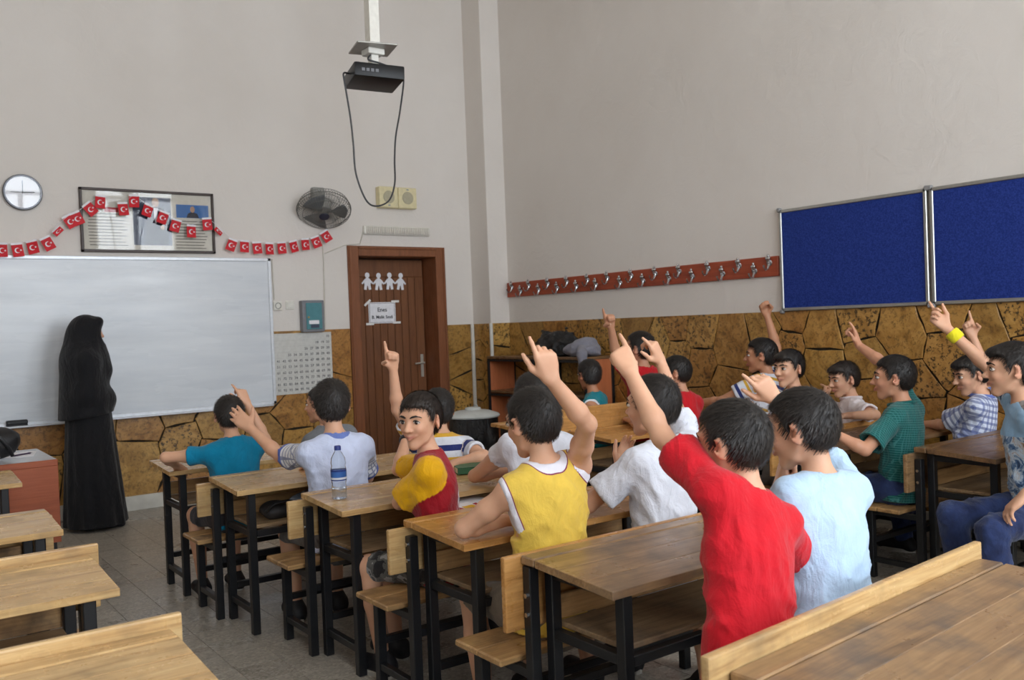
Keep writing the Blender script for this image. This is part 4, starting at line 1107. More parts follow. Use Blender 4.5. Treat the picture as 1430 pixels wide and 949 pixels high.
def arm_prims(J, k, s, infl=0.0):
    S, E, Wp = J['S' + k], J['E' + k], J['W' + k]
    m = E + (Wp - E) * 0.28
    return [cone(S, S + (E - S) * 0.5, (0.040 + infl) * s, (0.035 + infl) * s, k=0.03), cone(S + (E - S) * 0.5, E, (0.035 + infl) * s, (0.029 + infl) * s, k=0.02),
            cone(E, m, (0.029 + infl) * s, (0.031 + infl) * s, k=0.015), cone(m, Wp, (0.031 + infl) * s, (0.021 + infl) * s, k=0.015)]
def head_prims(J, s, smile=0.0):
    sb = s; s = s * HS
    H, Rh = J['H'], J['Rh']
    g = lambda x, y, z: H + Rh @ (V3(x, y, z) * s)
    fr = Rh.T
    e = lambda c, r, k, op='U': ell(g(*c), np.array(r) * s, fr, k * s, op)
    cn = lambda a, b, ra, rb, k, op='U': cone(g(*a), g(*b), ra * s, rb * s, k * s, op)
    pr = [e((0, -0.010, 0.024), (0.070, 0.091, 0.083), 0.02), e((0, 0.026, -0.026), (0.051, 0.058, 0.068), 0.025),
          e((0, 0.058, -0.089), (0.016, 0.016, 0.014), 0.028)]                                      # chin
    for sg in (-1, 1):
        pr += [cn((sg * 0.045, 0.000, -0.040), (sg * 0.033, 0.018, -0.066), 0.014, 0.012, 0.018), cn((sg * 0.033, 0.018, -0.066), (sg * 0.007, 0.056, -0.091), 0.012, 0.012, 0.018),   # jaw
               e((sg * 0.033, 0.060, -0.022), (0.017, 0.019, 0.017), 0.018)]                        # cheek
    pr.append(cn((-0.038, 0.068, 0.030), (0.038, 0.068, 0.030), 0.011, 0.011, 0.018))               # brow
    for sg in (-1, 1): pr.append(e((sg * 0.031, 0.1015, 0.006), (0.021, 0.020, 0.014), 0.012, 'S'))
    pr += [cn((0, 0.079, 0.016), (0, 0.099, -0.020), 0.0068, 0.0105, 0.010), e((0, 0.102, -0.022), (0.0115, 0.011, 0.0095), 0.006),
           e((-0.0115, 0.091, -0.026), (0.0075, 0.009, 0.0065), 0.005), e((0.0115, 0.091, -0.026), (0.0075, 0.009, 0.0065), 0.005)]
    up = 0.008 * smile
    for zz, rr in ((-0.0505, 0.0050), (-0.0600, 0.0058)):
        pr += [cn((-0.023 - up * .6, 0.0745, -0.054 + up), (0, 0.0865, zz), rr * 0.55, rr, 0.006), cn((0.023 + up * .6, 0.0745, -0.054 + up), (0, 0.0865, zz), rr * 0.55, rr, 0.006)]
    for sg in (-1, 1):
        A = Rh @ rotz(R(-32 * sg)) @ rotx(R(-14))
        pr += [ell(g(sg * 0.079, -0.012, -0.002), np.array((0.0080, 0.0205, 0.033)) * s, A.T, 0.006 * s), ell(g(sg * 0.0875, -0.004, 0.003), np.array((0.008, 0.010, 0.017)) * s, A.T, 0.004 * s, 'S')]
    pr.append(cone(J['hb'], J['N'] + J['up'] * -0.01 * sb, 0.0375 * sb, 0.041 * sb, k=0.022 * sb))
    return pr
def skin_mat(name, base, hair_=None):
    t = NT(name, 0.48, 0.35, sub=0.12)
    v = t.coord('Object')
    c = t.mix(0.5, t.attr('Col', 'Color'), t.mix(t.ramp(t.noise(v, 45, 4), [(0.3, (0.0,) * 3), (0.7, (0.25,) * 3)]), t.attr('Col', 'Color'), srgb(196, 128, 104)))
    t.col(c); t.bump(t.noise(v, 160, 3), 0.08, 0.002)
    return t.m
SKIN = skin_mat('skin', None)
def hair_mat(name, c0, c1):
    t = NT(name, 0.52, 0.45)
    v = t.coord('Object', (1, 1, 0.4))
    n = t.noise(v, 160, 4, 0.6)
    c = t.ramp(n, [(0.3, srgb(*c0)), (0.75, srgb(*c1))])
    c = t.mix(0.6, c, t.ramp(t.attr('strand'), [(0.0, srgb(*[x * 0.7 for x in c0])), (1.0, srgb(*[x * 1.15 for x in c1]))]))
    t.col(c); t.bump(n, 0.22, 0.002)
    return t.m
HAIR = {'black': hair_mat('black_hair', (20, 18, 17), (46, 40, 37)), 'brown': hair_mat('dark_brown_hair', (30, 24, 21), (58, 48, 42))}
EYEW = plain('eye_white', (208, 200, 192), 0.25, 0.5); IRIS = plain('dark_brown_iris', (38, 24, 16), 0.15, 0.6)

def garment_attrs(P, J, sp, sleeve):
    s = J['s']; N = J['N']
    q = P - J['P']
    v = q @ J['up']; u = q @ J['lat']; w = q @ J['fw']
    coll = np.linalg.norm((P - (N + J['up'] * 0.03 * s)) * 1.0, axis=1)
    dsl = np.full(len(P), 1e9); cuff = np.full(len(P), 1.0); sv = v.copy(); su = u.copy(); isl = np.zeros(len(P))
    for k in 'LR':
        S, E = J['S' + k], J['E' + k]; d = unit(E - S); L = np.linalg.norm(E - S)
        t = (P - S) @ d; r = np.linalg.norm(P - S - np.outer(np.clip(t, 0, L), d), axis=1)
        et = (np.sqrt((u / (0.130 * s)) ** 2 + (w / (0.098 * s)) ** 2) - 1) * 0.10
        on = (t > sp.get('slt', 0.045) * s) & (r < 0.11 * s) & (r - 0.056 * s < et + sp.get('sle', 0.0)) & (((P - J['N']) @ J['lat']) * (-1 if k == 'L' else 1) > 0.03 * s)
        isl[on] = 1; sv[on] = t[on]; cuff[on] = np.maximum(0, sleeve * L - t[on])
        a1 = unit(np.cross(d, J['fw'])); su[on] = np.arctan2((P[on] - S) @ J['fw'], (P[on] - S) @ a1) * 0.06
        if sleeve <= 0:
            sg = -1 if k == 'L' else 1
            pn = unit(d + J['lat'] * sg * 1.2); pc = S + d * 0.022 * s + J['lat'] * sg * 0.012 * s
            pd_ = -((P - pc) @ pn); near = np.linalg.norm(P - pc, axis=1) < 0.13 * s
            cuff = np.where(near, np.minimum(cuff, pd_), cuff)
    return dict(sv=sv, su=su, isl=isl, cuff=cuff, coll=coll, sw=w)

def person(sp, mats):
    J = skeleton(sp); s = J['s']; vx = sp.get('vox', 0.006)
    root = thing('person', sp['label'], 'person', (sp['P'][0], sp['P'][1], 0), R(sp.get('yaw', 0)), 'pupils')
    inv = (V3(sp['P'][0], sp['P'][1], 0), rotz(R(sp.get('yaw', 0))))
    up, fw, lat, fr, N, Pp = J['up'], J['fw'], J['lat'], J['fr'], J['N'], J['P']
    TL = np.linalg.norm(N - Pp)
    # ---- body
    pr = [ell(Pp + up * 0.01, np.array((0.125, 0.095, 0.095)) * s, fr, 0.03), cone(Pp + up * 0.05 * s, Pp + up * TL * 0.45, 0.112 * s, 0.106 * s, 0.04, asp=0.72, fr=fr),
          cone(Pp + up * TL * 0.45, Pp + up * TL * 0.78, 0.106 * s, 0.118 * s, 0.04, asp=0.70, fr=fr), cone(J['SL'], J['SR'], 0.040 * s, 0.040 * s, 0.05)]
    for k in 'LR':
        pr.append(cone(N + (J['hb'] - N) * 0.2, J['S' + k] + up * 0.002, 0.028 * s, 0.032 * s, 0.04))
        pr += arm_prims(J, k, s)
    for k in 'LR':
        pr += [cone(J['T' + k], J['K' + k], 0.068 * s, 0.046 * s, 0.03), cone(J['K' + k], J['K' + k] * 0.6 + J['A' + k] * 0.4, 0.046 * s, 0.044 * s, 0.02), cone(J['K' + k] * 0.6 + J['A' + k] * 0.4, J['A' + k], 0.044 * s, 0.028 * s, 0.02)]
        A = J['A' + k]; fd = J['lf']
        pr += [cone(A + V3(0, 0, -0.035) - fd * 0.02, A + fd * 0.14 * s - V3(0, 0, 0.05), 0.028 * s, 0.020 * s, 0.02)]
    pr += head_prims(J, s, sp.get('smile', 0.3))
    for k, side in (('L', -1), ('R', 1)):
        E, Wp = J['E' + k], J['W' + k]
        f = V3(*sp['f' + k]) if ('f' + k) in sp else (Wp - E)
        n = V3(*sp['n' + k]) if ('n' + k) in sp else (fw * 1.0 - lat * side * 0.3 if ('w' + k) in sp and Wp[2] > J['S' + k][2] else V3(0, 0, -1) + 0.01 * fw)
        pr += hand(Wp, f, n, side, sp.get('pose' + k, 'rest'), s * sp.get('hs', 1.0), sp.get('fat', 1.0))
    lo = np.min([p[1] for p in pr if p[3] == 'U'], 0); hi = np.max([p[2] for p in pr if p[3] == 'U'], 0)
    fld = Field(lo, hi, vx).apply(pr)
    P, Q = fld.mesh(); P = smooth_mesh(P, Q, 1, 0.35)
    base = np.array(srgb(*sp.get('skin', (216, 168, 138)))[:3])
    col = np.tile(base, (len(P), 1))
    sb = s; s = s * HS
    hl = ((P - J['H']) @ J['Rh']) / s
    lip = np.exp(-(((hl[:, 0]) / 0.024) ** 4 + ((hl[:, 2] + 0.0545 - 0.25 * np.abs(hl[:, 0]) * sp.get('smile', .3)) / 0.0078) ** 4)) * (hl[:, 1] > 0.06)
    col = col * (1 - 0.75 * lip[:, None]) + np.array(srgb(176, 96, 88)[:3]) * 0.75 * lip[:, None]
    line = np.exp(-(((hl[:, 0]) / 0.027) ** 4 + ((hl[:, 2] + 0.0545 - 0.25 * np.abs(hl[:, 0]) * sp.get('smile', .3)) / 0.0026) ** 2)) * (hl[:, 1] > 0.06)
    col = col * (1 - 0.6 * line[:, None]) + np.array(srgb(110, 50, 44)[:3]) * 0.6 * line[:, None]
    for sg in (-1, 1):
        ck = np.exp(-(((hl[:, 0] - sg * 0.038) / 0.02) ** 2 + ((hl[:, 2] + 0.03) / 0.02) ** 2)) * (hl[:, 1] > 0.03) * 0.22
        ear = np.exp(-(((hl[:, 0] - sg * 0.084) / 0.012) ** 2 + ((hl[:, 1] + 0.008) / 0.03) ** 2 + (hl[:, 2] / 0.04) ** 2)) * 0.35
        q = (ck + ear)[:, None]
        col = col * (1 - q) + np.array(srgb(206, 122, 102)[:3]) * q
    body = mesh_np('body', P, Q, SKIN, root, inv, cols=col)
    # ---- eyes, brows
    W = lambda x, y, z: (J['H'] + J['Rh'] @ (V3(x, y, z) * s))
    fm = Matrix((inv[1].T @ J['Rh']).tolist())
    loc = lambda p: Vector(((p - inv[0]) @ inv[1]).tolist())
    gz = sp.get('gaze', (0, 0))
    for sg in (-1, 1):
        bb = B(); bb.sph((0, 0, 0), (0.0155 * s, 0.0108 * s, 0.0076 * s), 16)
        o = bb.obj('eye', EYEW, body, True); o.location = loc(W(sg * 0.032, 0.0728, 0.008)); o.rotation_euler = fm.to_euler()
        bb = B(); bb.sph((gz[0] * 0.004 * s, 0.0072 * s, gz[1] * 0.003 * s), (0.0072 * s, 0.0052 * s, 0.0074 * s), 14)
        i = bb.obj('iris', IRIS, o, True)
        bb = B(); bb.tube([(x * s, (0.0100 - 24 * x * x) * s, (0.0090 - 30 * x * x) * s) for x in (-0.017, -0.012, -0.006, 0, 0.006, 0.012, 0.017)], [0.0007 * s, .0017 * s, .0023 * s, .0024 * s, .0023 * s, .0017 * s, 0.0008 * s], 6)
        bb.obj('eyelash', HAIR['black'], o, True)
        bb = B(); bb.tube([W(sg * x, y, z) for x, y, z in ((0.011, 0.0875, 0.0265), (0.022, 0.0855, 0.0315), (0.034, 0.0805, 0.0335), (0.046, 0.0725, 0.0305), (0.053, 0.0655, 0.0255))], [0.0030 * s, 0.0048 * s, 0.0046 * s, 0.0036 * s, 0.0015 * s], 6, flat=0.7)
        bw = bb.bm
        for vv in bw.verts: vv.co = loc(np.array(vv.co))
        bb.obj('eyebrow', HAIR['black'], body, True)
    # ---- hair
    if sp.get('hair', 'black'):
        H, Rh = J['H'], J['Rh']; th = sp.get('hth', 0.012)
        hf = Field(H - 0.17 * s, H + 0.17 * s, 0.0065)
        X = (hf.lo[0] + hf.h * np.arange(hf.n[0]))[:, None, None] - H[0]; Y = (hf.lo[1] + hf.h * np.arange(hf.n[1]))[None, :, None] - H[1]; Z = (hf.lo[2] + hf.h * np.arange(hf.n[2]))[None, None, :] - H[2]
        x = (Rh[0, 0] * X + Rh[1, 0] * Y + Rh[2, 0] * Z) / s; y = (Rh[0, 1] * X + Rh[1, 1] * Y + Rh[2, 1] * Z) / s; z = (Rh[0, 2] * X + Rh[1, 2] * Y + Rh[2, 2] * Z) / s
        def el(cx, cy, cz, rx, ry, rz):
            a, b, c = (x - cx) / rx, (y - cy) / ry, (z - cz) / rz
            k0 = np.sqrt(a * a + b * b + c * c) + 1e-6; k1 = np.sqrt((a / rx) ** 2 + (b / ry) ** 2 + (c / rz) ** 2) + 1e-6
            return k0 * (k0 - 1) / k1
        sm_ = lambda a, b, k: np.minimum(a, b) - (np.maximum(k - np.abs(a - b), 0) / k) ** 2 * k / 4
        d = el(0, -0.012, 0.026, 0.071 + th, 0.092 + th, 0.084 + th * 1.15)
        d = sm_(d, el(0, -0.048, -0.022, 0.056 + th * .6, 0.050 + th * .6, 0.058), 0.025)
        d = d + th * 0.75 * np.clip(1 - (z + 0.065) / 0.075, 0, 1)
        if sp.get('fringe', 0): d = sm_(d, el(sp.get('fside', 0.0), 0.058, 0.074, 0.050, 0.034, 0.022), 0.03)
        rr = np.sqrt(x * x + y * y) + 1e-6; c = y / rr
        zl = np.interp(c, [-1, -0.75, -0.52, -0.36, -0.28, 0.00, 0.06, 0.14, 0.22, 0.34, 0.5, 0.75, 1], [-0.072, -0.066, -0.040, -0.010, 0.020, 0.028, 0.010, -0.010, -0.004, 0.026, 0.046, 0.055, 0.058 - 0.014 * sp.get('fringe', 0)])
        ph = np.arctan2(y, x); el_ = np.arctan2(z, rr)
        d = d + 0.0010 * np.sin(ph * 23 + 5 * np.sin(el_ * 6)) * np.cos(el_) + 0.0008 * np.sin(ph * 41 + 9 * el_)
        cut = zl - z + 0.004 * np.sin(ph * 31) + 0.003 * np.sin(ph * 17 + 1)
        d = np.maximum(d, cut) + (np.maximum(0.016 - np.abs(d - cut), 0) / 0.016) ** 2 * 0.004
        d = d + th * 0.6 * np.clip(1 - (z - zl) / 0.022, 0, 1)
        hf.D = (d * s).astype(F32)
        hP, hQ = hf.mesh()
        # short tufts that follow the whorl at the crown
        rs = np.random.RandomState(sp.get('seed', 1))
        q = ((hP - H) @ Rh) / s
        keep = np.where(cutlike(q, sp.get('fringe', 0)) < -0.006)[0]
        m = sp.get('tufts', 3500); pick = rs.choice(keep, m)
        c0 = V3(0.012, -0.062, 0.088); nrm = q[pick] - V3(0, -0.012, 0.02); nrm /= np.linalg.norm(nrm, axis=1)[:, None]
        fl = q[pick] - c0; fl += np.array([0, 0.02, -0.01]) ; fl += rs.normal(0, 0.012, fl.shape)
        fl -= nrm * (fl * nrm).sum(1)[:, None]; fl /= np.linalg.norm(fl, axis=1)[:, None] + 1e-9
        sd = np.cross(fl, nrm); ln = rs.uniform(0.009, 0.022, m)[:, None] * sp.get('hlen', 1.0); wd = 0.0009
        b0 = q[pick] - nrm * 0.002 - sd * wd; b1 = q[pick] - nrm * 0.002 + sd * wd
        tp = q[pick] + fl * ln + nrm * rs.uniform(0.0005, 0.0055, m)[:, None]
        tv = np.stack([b0, b1, tp + sd * 0.0005, tp - sd * 0.0005], 1).reshape(-1, 3) * s @ Rh.T + H
        o0 = len(hP) + 4 * np.arange(m)
        tq = np.stack([o0, o0 + 1, o0 + 2, o0 + 3], 1)
        allP = np.concatenate([hP, tv]); Qall = np.concatenate([hQ, tq])
        tvv = np.concatenate([np.full(len(hP), 0.3), np.repeat(rs.uniform(0, 1, m), 4)])
        me = mesh_np('hair', allP, Qall, HAIR[sp.get('hair', 'black')], body, inv, attrs=dict(strand=tvv))
    # ---- clothes
    s = sb
    wr = np.random.RandomState(sp.get('seed', 1) + 50)
    kk = wr.normal(0, 1, (9, 3)) * np.array([15, 15, 19]); ph = wr.uniform(0, 6.28, 9)
    k2 = wr.normal(0, 1, (6, 3)) * 8; p2 = wr.uniform(0, 6.28, 6)
    def folds(amp):
        def fn(P_):
            o = np.zeros(len(P_))
            warp = sum(np.sin(P_ @ k2[i] + p2[i]) for i in range(3)) * 1.1
            for i in range(9): o += (1 - np.abs(np.sin(0.5 * (P_ @ kk[i]) + ph[i] + warp * (0.6 + 0.1 * i)))) ** 4 - 0.10
            hgt = np.clip(1.25 - ((P_ - Pp) @ up) / TL, 0.38, 1.0)
            return -amp * o / 2.0 * hgt
        return fn
    gv = max(vx, 0.0080)
    sl = sp.get('sleeve', 0.62)
    g = [cone(Pp - up * sp.get('drop', 0.07) * s, Pp + up * TL * 0.72, sp.get('hem', 0.138) * s, 0.124 * s, 0.03, asp=0.74, fr=fr), cone(J['SL'], J['SR'], (0.048 if sl > 0 else 0.043) * s, None, 0.05), ell(N - up * 0.035 * s - fw * 0.008 * s, np.array((0.085, 0.062, 0.055)) * s, fr, 0.04)]
    g.append(ell(Pp + up * TL * 0.70 + fw * 0.005, np.array((0.120, 0.090, 0.11)) * s, fr, 0.04))
    for k in 'LR': g.append(cone(N + (J['hb'] - N) * 0.12, J['S' + k] + up * 0.004, 0.044 * s, 0.045 * s, 0.04))
    cuts = [half(Pp - up * (sp.get('drop', 0.07) + 0.005) * s, -up, 0.4)]
    for k in 'LR':
        S, E = J['S' + k], J['E' + k]; d = unit(E - S); L = np.linalg.norm(E - S)
        if sl > 0:
            end = S + d * L * sl
            g += [cone(S, end + d * 0.04, 0.047 * s, sp.get('slw', 0.058) * s, 0.026)]
        sg = -1 if k == 'L' else 1
        g.append(cone(S - lat * sg * 0.022 * s, Pp + up * TL * 0.5 + lat * sg * 0.062 * s, 0.046 * s, 0.056 * s, 0.035))
    ex = []
    for k in 'LR':
        S, E = J['S' + k], J['E' + k]; d = unit(E - S); L = np.linalg.norm(E - S)
        if sl > 0:
            end = S + d * L * sl
            ex.append((lambda X, Y, Z, e=end, dd=d, w_=sp.get('slw', 0.058) * s: np.maximum(-((X - e[0]) * dd[0] + (Y - e[1]) * dd[1] + (Z - e[2]) * dd[2]), np.sqrt((X - e[0]) ** 2 + (Y - e[1]) ** 2 + (Z - e[2]) ** 2) - F32(w_ + 0.055)).astype(F32), end - 0.13, end + 0.13, 'S', 0.0))
            ex.append(cone(end - d * 0.012 * s, end + d * 0.06 * s, (sp.get('slw', 0.058) - 0.017) * s, None, 0.006, 'S'))
    nk = N + (J['hb'] - N) * 0.55 + fw * 0.004
    ex.append(ell(nk, np.array((0.056, 0.060, 0.046)) * s * sp.get('neck', 1.0), fr, 0.006, 'S'))
    lo = np.min([p[1] for p in g], 0); hi = np.max([p[2] for p in g], 0)
    sf = Field(lo, hi, gv).apply(g).wrinkle(folds(sp.get('fold', 0.016))).apply(cuts + ex)
    if sl <= 0:
        for k in 'LR':
            S, E = J['S' + k], J['E' + k]; d = unit(E - S)
            sf.apply([half(S + d * 0.022 * s + lat * (-1 if k == 'L' else 1) * 0.012 * s, unit(d + lat * (-1 if k == 'L' else 1) * 1.2), 0.12)])
    gP, gQ = sf.mesh(); gP = smooth_mesh(gP, gQ, 2, 0.45)
    at = garment_attrs(gP, J, sp, sl)
    shirt = mesh_np('shirt', gP, gQ, mats[sp['shirt']], root, inv, attrs=at)
    shirt['label'] = sp['shirt_label']
    if sp.get('collar'):
        bb = B(); pts = []
        for a in np.linspace(0, 2 * math.pi, 25)[:-1]:
            pts.append(N + (J['hb'] - N) * 0.30 + lat * math.sin(a) * 0.058 * s + fw * (math.cos(a) * 0.062 + 0.004) * s + up * (-0.012 * math.cos(a)) * s)
        bb.tube([((p - inv[0]) @ inv[1]) for p in pts], 0.010 * s, 8, True, flat=1.0)
        bb.obj('collar', mats[sp['collar']], root, True)
    # lower garment
    long_ = sp.get('long', False)
    g = [cone(Pp + up * 0.0, Pp - up * 0.02, 0.128 * s, 0.128 * s, 0.03, asp=0.78, fr=fr)]
    for k in 'LR':
        T_, K_, A_ = J['T' + k], J['K' + k], J['A' + k]
        g.append(cone(T_, K_, 0.078 * s, 0.053 * s, 0.02))
        if long_: g.append(cone(K_, A_ + (K_ - A_) * 0.08, 0.060 * s, 0.050 * s, 0.02))
    lo = np.min([p[1] for p in g], 0); hi = np.max([p[2] for p in g], 0)
    tf = Field(lo, hi, 0.0115).apply(g).wrinkle(folds(0.012))
    lowz = (lambda X, Y, Z: (F32(0.407) - Z) + 0 * X + 0 * Y)
    cuts = []
    if not long_:
        for k in 'LR':
            d = unit(J['K' + k] - J['T' + k]); cuts.append(half(J['K' + k] - d * 0.02, d, 0.085))
    tf.apply(cuts)
    gP, gQ = tf.mesh()
    mesh_np('trousers' if long_ else 'shorts', gP, gQ, mats[sp.get('pants', 'grey_cloth')], root, inv)
    for k in 'LR':
        A_ = J['A' + k]; fd = J['lf']; sd = np.cross(fd, V3(0, 0, 1)); F_ = np.array([sd, fd, V3(0, 0, 1)])
        base_z = A_[2] - 0.075
        c0 = V3(A_[0], A_[1], base_z + 0.035)
        g = [cone(c0 - fd * 0.035, c0 + fd * 0.125 * s, 0.040 * s, 0.036 * s, 0.02), cone(c0 + V3(0, 0, 0.02) - fd * 0.02, c0 + V3(0, 0, 0.045), 0.042 * s, 0.036 * s, 0.02), half(V3(c0[0], c0[1], base_z), (0, 0, -1), 0.3)]
        lo, hi = bbox(c0 - fd * 0.09, c0 + fd * 0.2, r=0.08)
        gP, gQ = Field(lo, hi, 0.0115).apply(g).mesh()
        sh_ = mesh_np('shoe', gP, gQ, mats[sp.get('shoe', 'black_shoe')], root, inv)
        bb = B(); n = 20
        ol = [c0 + fd * (0.045 + 0.125 * s * math.cos(2 * math.pi * i / n) * 0.9) + sd * (0.043 * s * math.sin(2 * math.pi * i / n)) for i in range(n)]
        bb.prism([tuple(((p - inv[0]) @ inv[1])[:2]) for p in ol], base_z, base_z + 0.02, 0.002)
        bb.obj('sole', mats['pale_sole'], sh_)
    if sp.get('band'):
        k, mat_, wd_, off, nm = sp['band']
        d = unit(J['E' + k] - J['W' + k]); c0 = J['W' + k] + d * off
        a1 = unit(np.cross(d, V3(0.3, 0.2, 0.9))); a2 = np.cross(d, a1); n = 24; rr = (0.021 + 0.006 * off / 0.06) * s + 0.002
        bb = B(); rg = []
        for (o_, r_) in ((-wd_, rr - 0.004), (-wd_, rr + 0.002), (-wd_ * .6, rr + 0.006), (wd_ * .6, rr + 0.006), (wd_, rr + 0.002), (wd_, rr - 0.004)):
            rg.append([bb.bm.verts.new(Vector((((c0 + d * o_ + (a1 * math.cos(2 * math.pi * i / n) + a2 * math.sin(2 * math.pi * i / n)) * r_) - inv[0]) @ inv[1]).tolist())) for i in range(n)])
        for A_, C_ in zip(rg, rg[1:] + rg[:1]):
            for i in range(n): bb.bm.faces.new((A_[i], A_[(i + 1) % n], C_[(i + 1) % n], C_[i]))
        bb.obj(nm, mats[mat_], root, True)
    return root, J, inv
def cutlike(q, fringe):
    rr = np.sqrt(q[:, 0] ** 2 + q[:, 1] ** 2) + 1e-6; c = q[:, 1] / rr
    zl = np.interp(c, [-1, -0.75, -0.52, -0.36, -0.28, 0.00, 0.06, 0.14, 0.22, 0.34, 0.5, 0.75, 1], [-0.072, -0.066, -0.040, -0.010, 0.020, 0.028, 0.010, -0.010, -0.004, 0.026, 0.046, 0.055, 0.058 - 0.014 * fringe])
    return zl - q[:, 2]
# ------------------------------------------------------------------ clothes
CL = {}
def cloth_base(name, rough=0.8):
    t = NT(name, rough, 0.2); t.b.inputs['Sheen Weight'].default_value = 0.15
    return t
def cloth_fin(t, c, bump=0.25):
    v = t.coord('Object'); n = t.noise(v, 14, 5, 0.6, 0.8); f = t.noise(v, 420, 2)
    c = t.mix(t.ramp(n, [(0.35, (0.10,) * 3), (0.65, (0.0,) * 3)]), c, (0.02, 0.02, 0.03, 1))
    t.col(c); n2 = t.noise(t.coord('Object', (1, 1, 0.45)), 9, 4, 0.55, 1.6); t.bump(t.math('ADD', t.math('ADD', n, t.math('MULTIPLY', n2, 1.6)), t.math('MULTIPLY', f, 0.10)), bump + 0.15, 0.022)
    return t.m
def const(t, rgb):
    n = t.add('ShaderNodeRGB'); n.outputs[0].default_value = srgb(*rgb); return n.outputs[0]
def solid(name, rgb, trim=None, tw=0.012):
    t = cloth_base(name); c = const(t, rgb)
    if trim:
        m = t.math('LESS_THAN', t.attr('cuff'), tw)
        c = t.mix(m, c, srgb(*trim))
    CL[name] = cloth_fin(t, c); return CL[name]
solid('teal_shirt', (0, 128, 168)); solid('red_shirt', (206, 22, 38)); solid('light_blue_shirt', (186, 214, 242)); solid('white_shirt', (226, 230, 242))
solid('grey_shirt', (120, 124, 130)); solid('white_polo', (236, 228, 232)); solid('dark_red_shirt', (196, 24, 34)); solid('grey_cloth', (110, 106, 104)); solid('dark_shorts', (52, 52, 58)); solid('blue_band', (104, 122, 190)); solid('white_trim', (238, 238, 246)); solid('green_collar', (24, 96, 92))
solid('khaki', (126, 114, 100))
t = cloth_base('jeans', 0.85); v = t.coord('Object'); CL['jeans'] = cloth_fin(t, t.ramp(t.noise(v, 9, 5, 0.6), [(0.3, srgb(26, 34, 66)), (0.7, srgb(52, 70, 118))]))
def bands(t, val, period, stops, off=0.0):
    q = t.math('FRACT', t.math('DIVIDE', t.math('ADD', val, off), period)); return t.ramp(q, stops, 'CONSTANT')
# yellow sleeveless with white trim and a thin maroon line
t = cloth_base('yellow_vest'); c = const(t, (236, 200, 84))
m = t.math('MINIMUM', t.attr('cuff'), t.math('SUBTRACT', t.attr('coll'), 0.062))
c = t.mix(t.math('LESS_THAN', m, 0.021), c, srgb(140, 60, 90)); c = t.mix(t.math('LESS_THAN', m, 0.0175), c, srgb(238, 236, 246))
CL['yellow_vest'] = cloth_fin(t, c)
# teal vest with white number patch on the back
t = cloth_base('teal_vest'); c = const(t, (14, 122, 134))
m = t.math('MULTIPLY', t.math('LESS_THAN', t.attr('sw'), 0.0), t.math('MULTIPLY', t.math('COMPARE', t.attr('su'), 0.0, 0.045), t.math('COMPARE', t.attr('sv'), 0.30, 0.05)))
c = t.mix(m, c, srgb(226, 228, 238)); c = t.mix(t.math('LESS_THAN', t.attr('cuff'), 0.008), c, srgb(225, 230, 235)); CL['teal_vest'] = cloth_fin(t, c)
# striped polo
def stripes(name, st, per, off):
    t = cloth_base(name); c = bands(t, t.attr('sv'), per, [(p, srgb(*q)) for p, q in st], off); CL[name] = cloth_fin(t, c)
stripes('striped_polo', [(0.0, (222, 226, 236)), (0.26, (222, 172, 60)), (0.48, (220, 224, 234)), (0.72, (40, 52, 112)), (0.95, (222, 226, 236))], 0.135, 0.05)
stripes('striped_polo_wall', [(0.0, (222, 226, 236)), (0.25, (44, 56, 116)), (0.45, (222, 226, 236)), (0.68, (214, 168, 64)), (0.85, (222, 226, 236))], 0.115, 0.02)
# white shirt with checked sleeves and blue cuffs
def grid_mask(t, a, b, per, w):
    l = lambda v: t.math('LESS_THAN', t.math('FRACT', t.math('DIVIDE', t.math('ADD', v, 5.0), per)), w)
    return l(a), l(b)
t = cloth_base('white_check_sleeves'); c = const(t, (206, 216, 244))
a, b = grid_mask(t, t.attr('sv'), t.attr('su'), 0.026, 0.28)
ck = t.mix(t.math('MULTIPLY', t.math('MAXIMUM', a, b), 0.75), const(t, (228, 228, 232)), srgb(92, 104, 150))
c = t.mix(t.attr('isl'), c, ck); c = t.mix(t.math('LESS_THAN', t.attr('cuff'), 0.032), c, srgb(84, 104, 184)); c = t.mix(t.math('LESS_THAN', t.attr('coll'), 0.072), c, srgb(110, 130, 196)); CL['white_check_sleeves'] = cloth_fin(t, c)
# red jersey with yellow sleeves
t = cloth_base('red_yellow_jersey', 0.6); c = t.mix(t.attr('isl'), const(t, (158, 14, 30)), srgb(238, 178, 8)); v = t.coord('Object', (1, 1, 0.5)); m = t.math('MULTIPLY', t.math('LESS_THAN', t.attr('sw'), -0.02), t.math('MULTIPLY', t.math('COMPARE', t.attr('su'), 0.02, 0.055), t.math('COMPARE', t.attr('sv'), 0.26, 0.085))); m = t.math('MULTIPLY', m, t.math('GREATER_THAN', t.noise(v, 26, 1, 0.4), 0.53)); m = t.math('MULTIPLY', m, t.math('SUBTRACT', 1.0, t.attr('isl'))); c = t.mix(m, c, srgb(232, 226, 230)); CL['red_yellow_jersey'] = cloth_fin(t, c)
# checked shirts
def check(name, base, line, line2, per, w, k=0.8):
    t = cloth_base(name); a, b = grid_mask(t, t.attr('sv'), t.attr('su'), per, w)
    c = t.mix(t.math('MULTIPLY', a, k), const(t, base), srgb(*line)); c = t.mix(t.math('MULTIPLY', b, k), c, srgb(*line2)); CL[name] = cloth_fin(t, c)
check('green_check', (20, 94, 92), (86, 148, 146), (70, 134, 132), 0.0125, 0.22, 0.7)
check('blue_plaid', (214, 222, 240), (62, 78, 140), (70, 86, 150), 0.034, 0.42, 0.62)
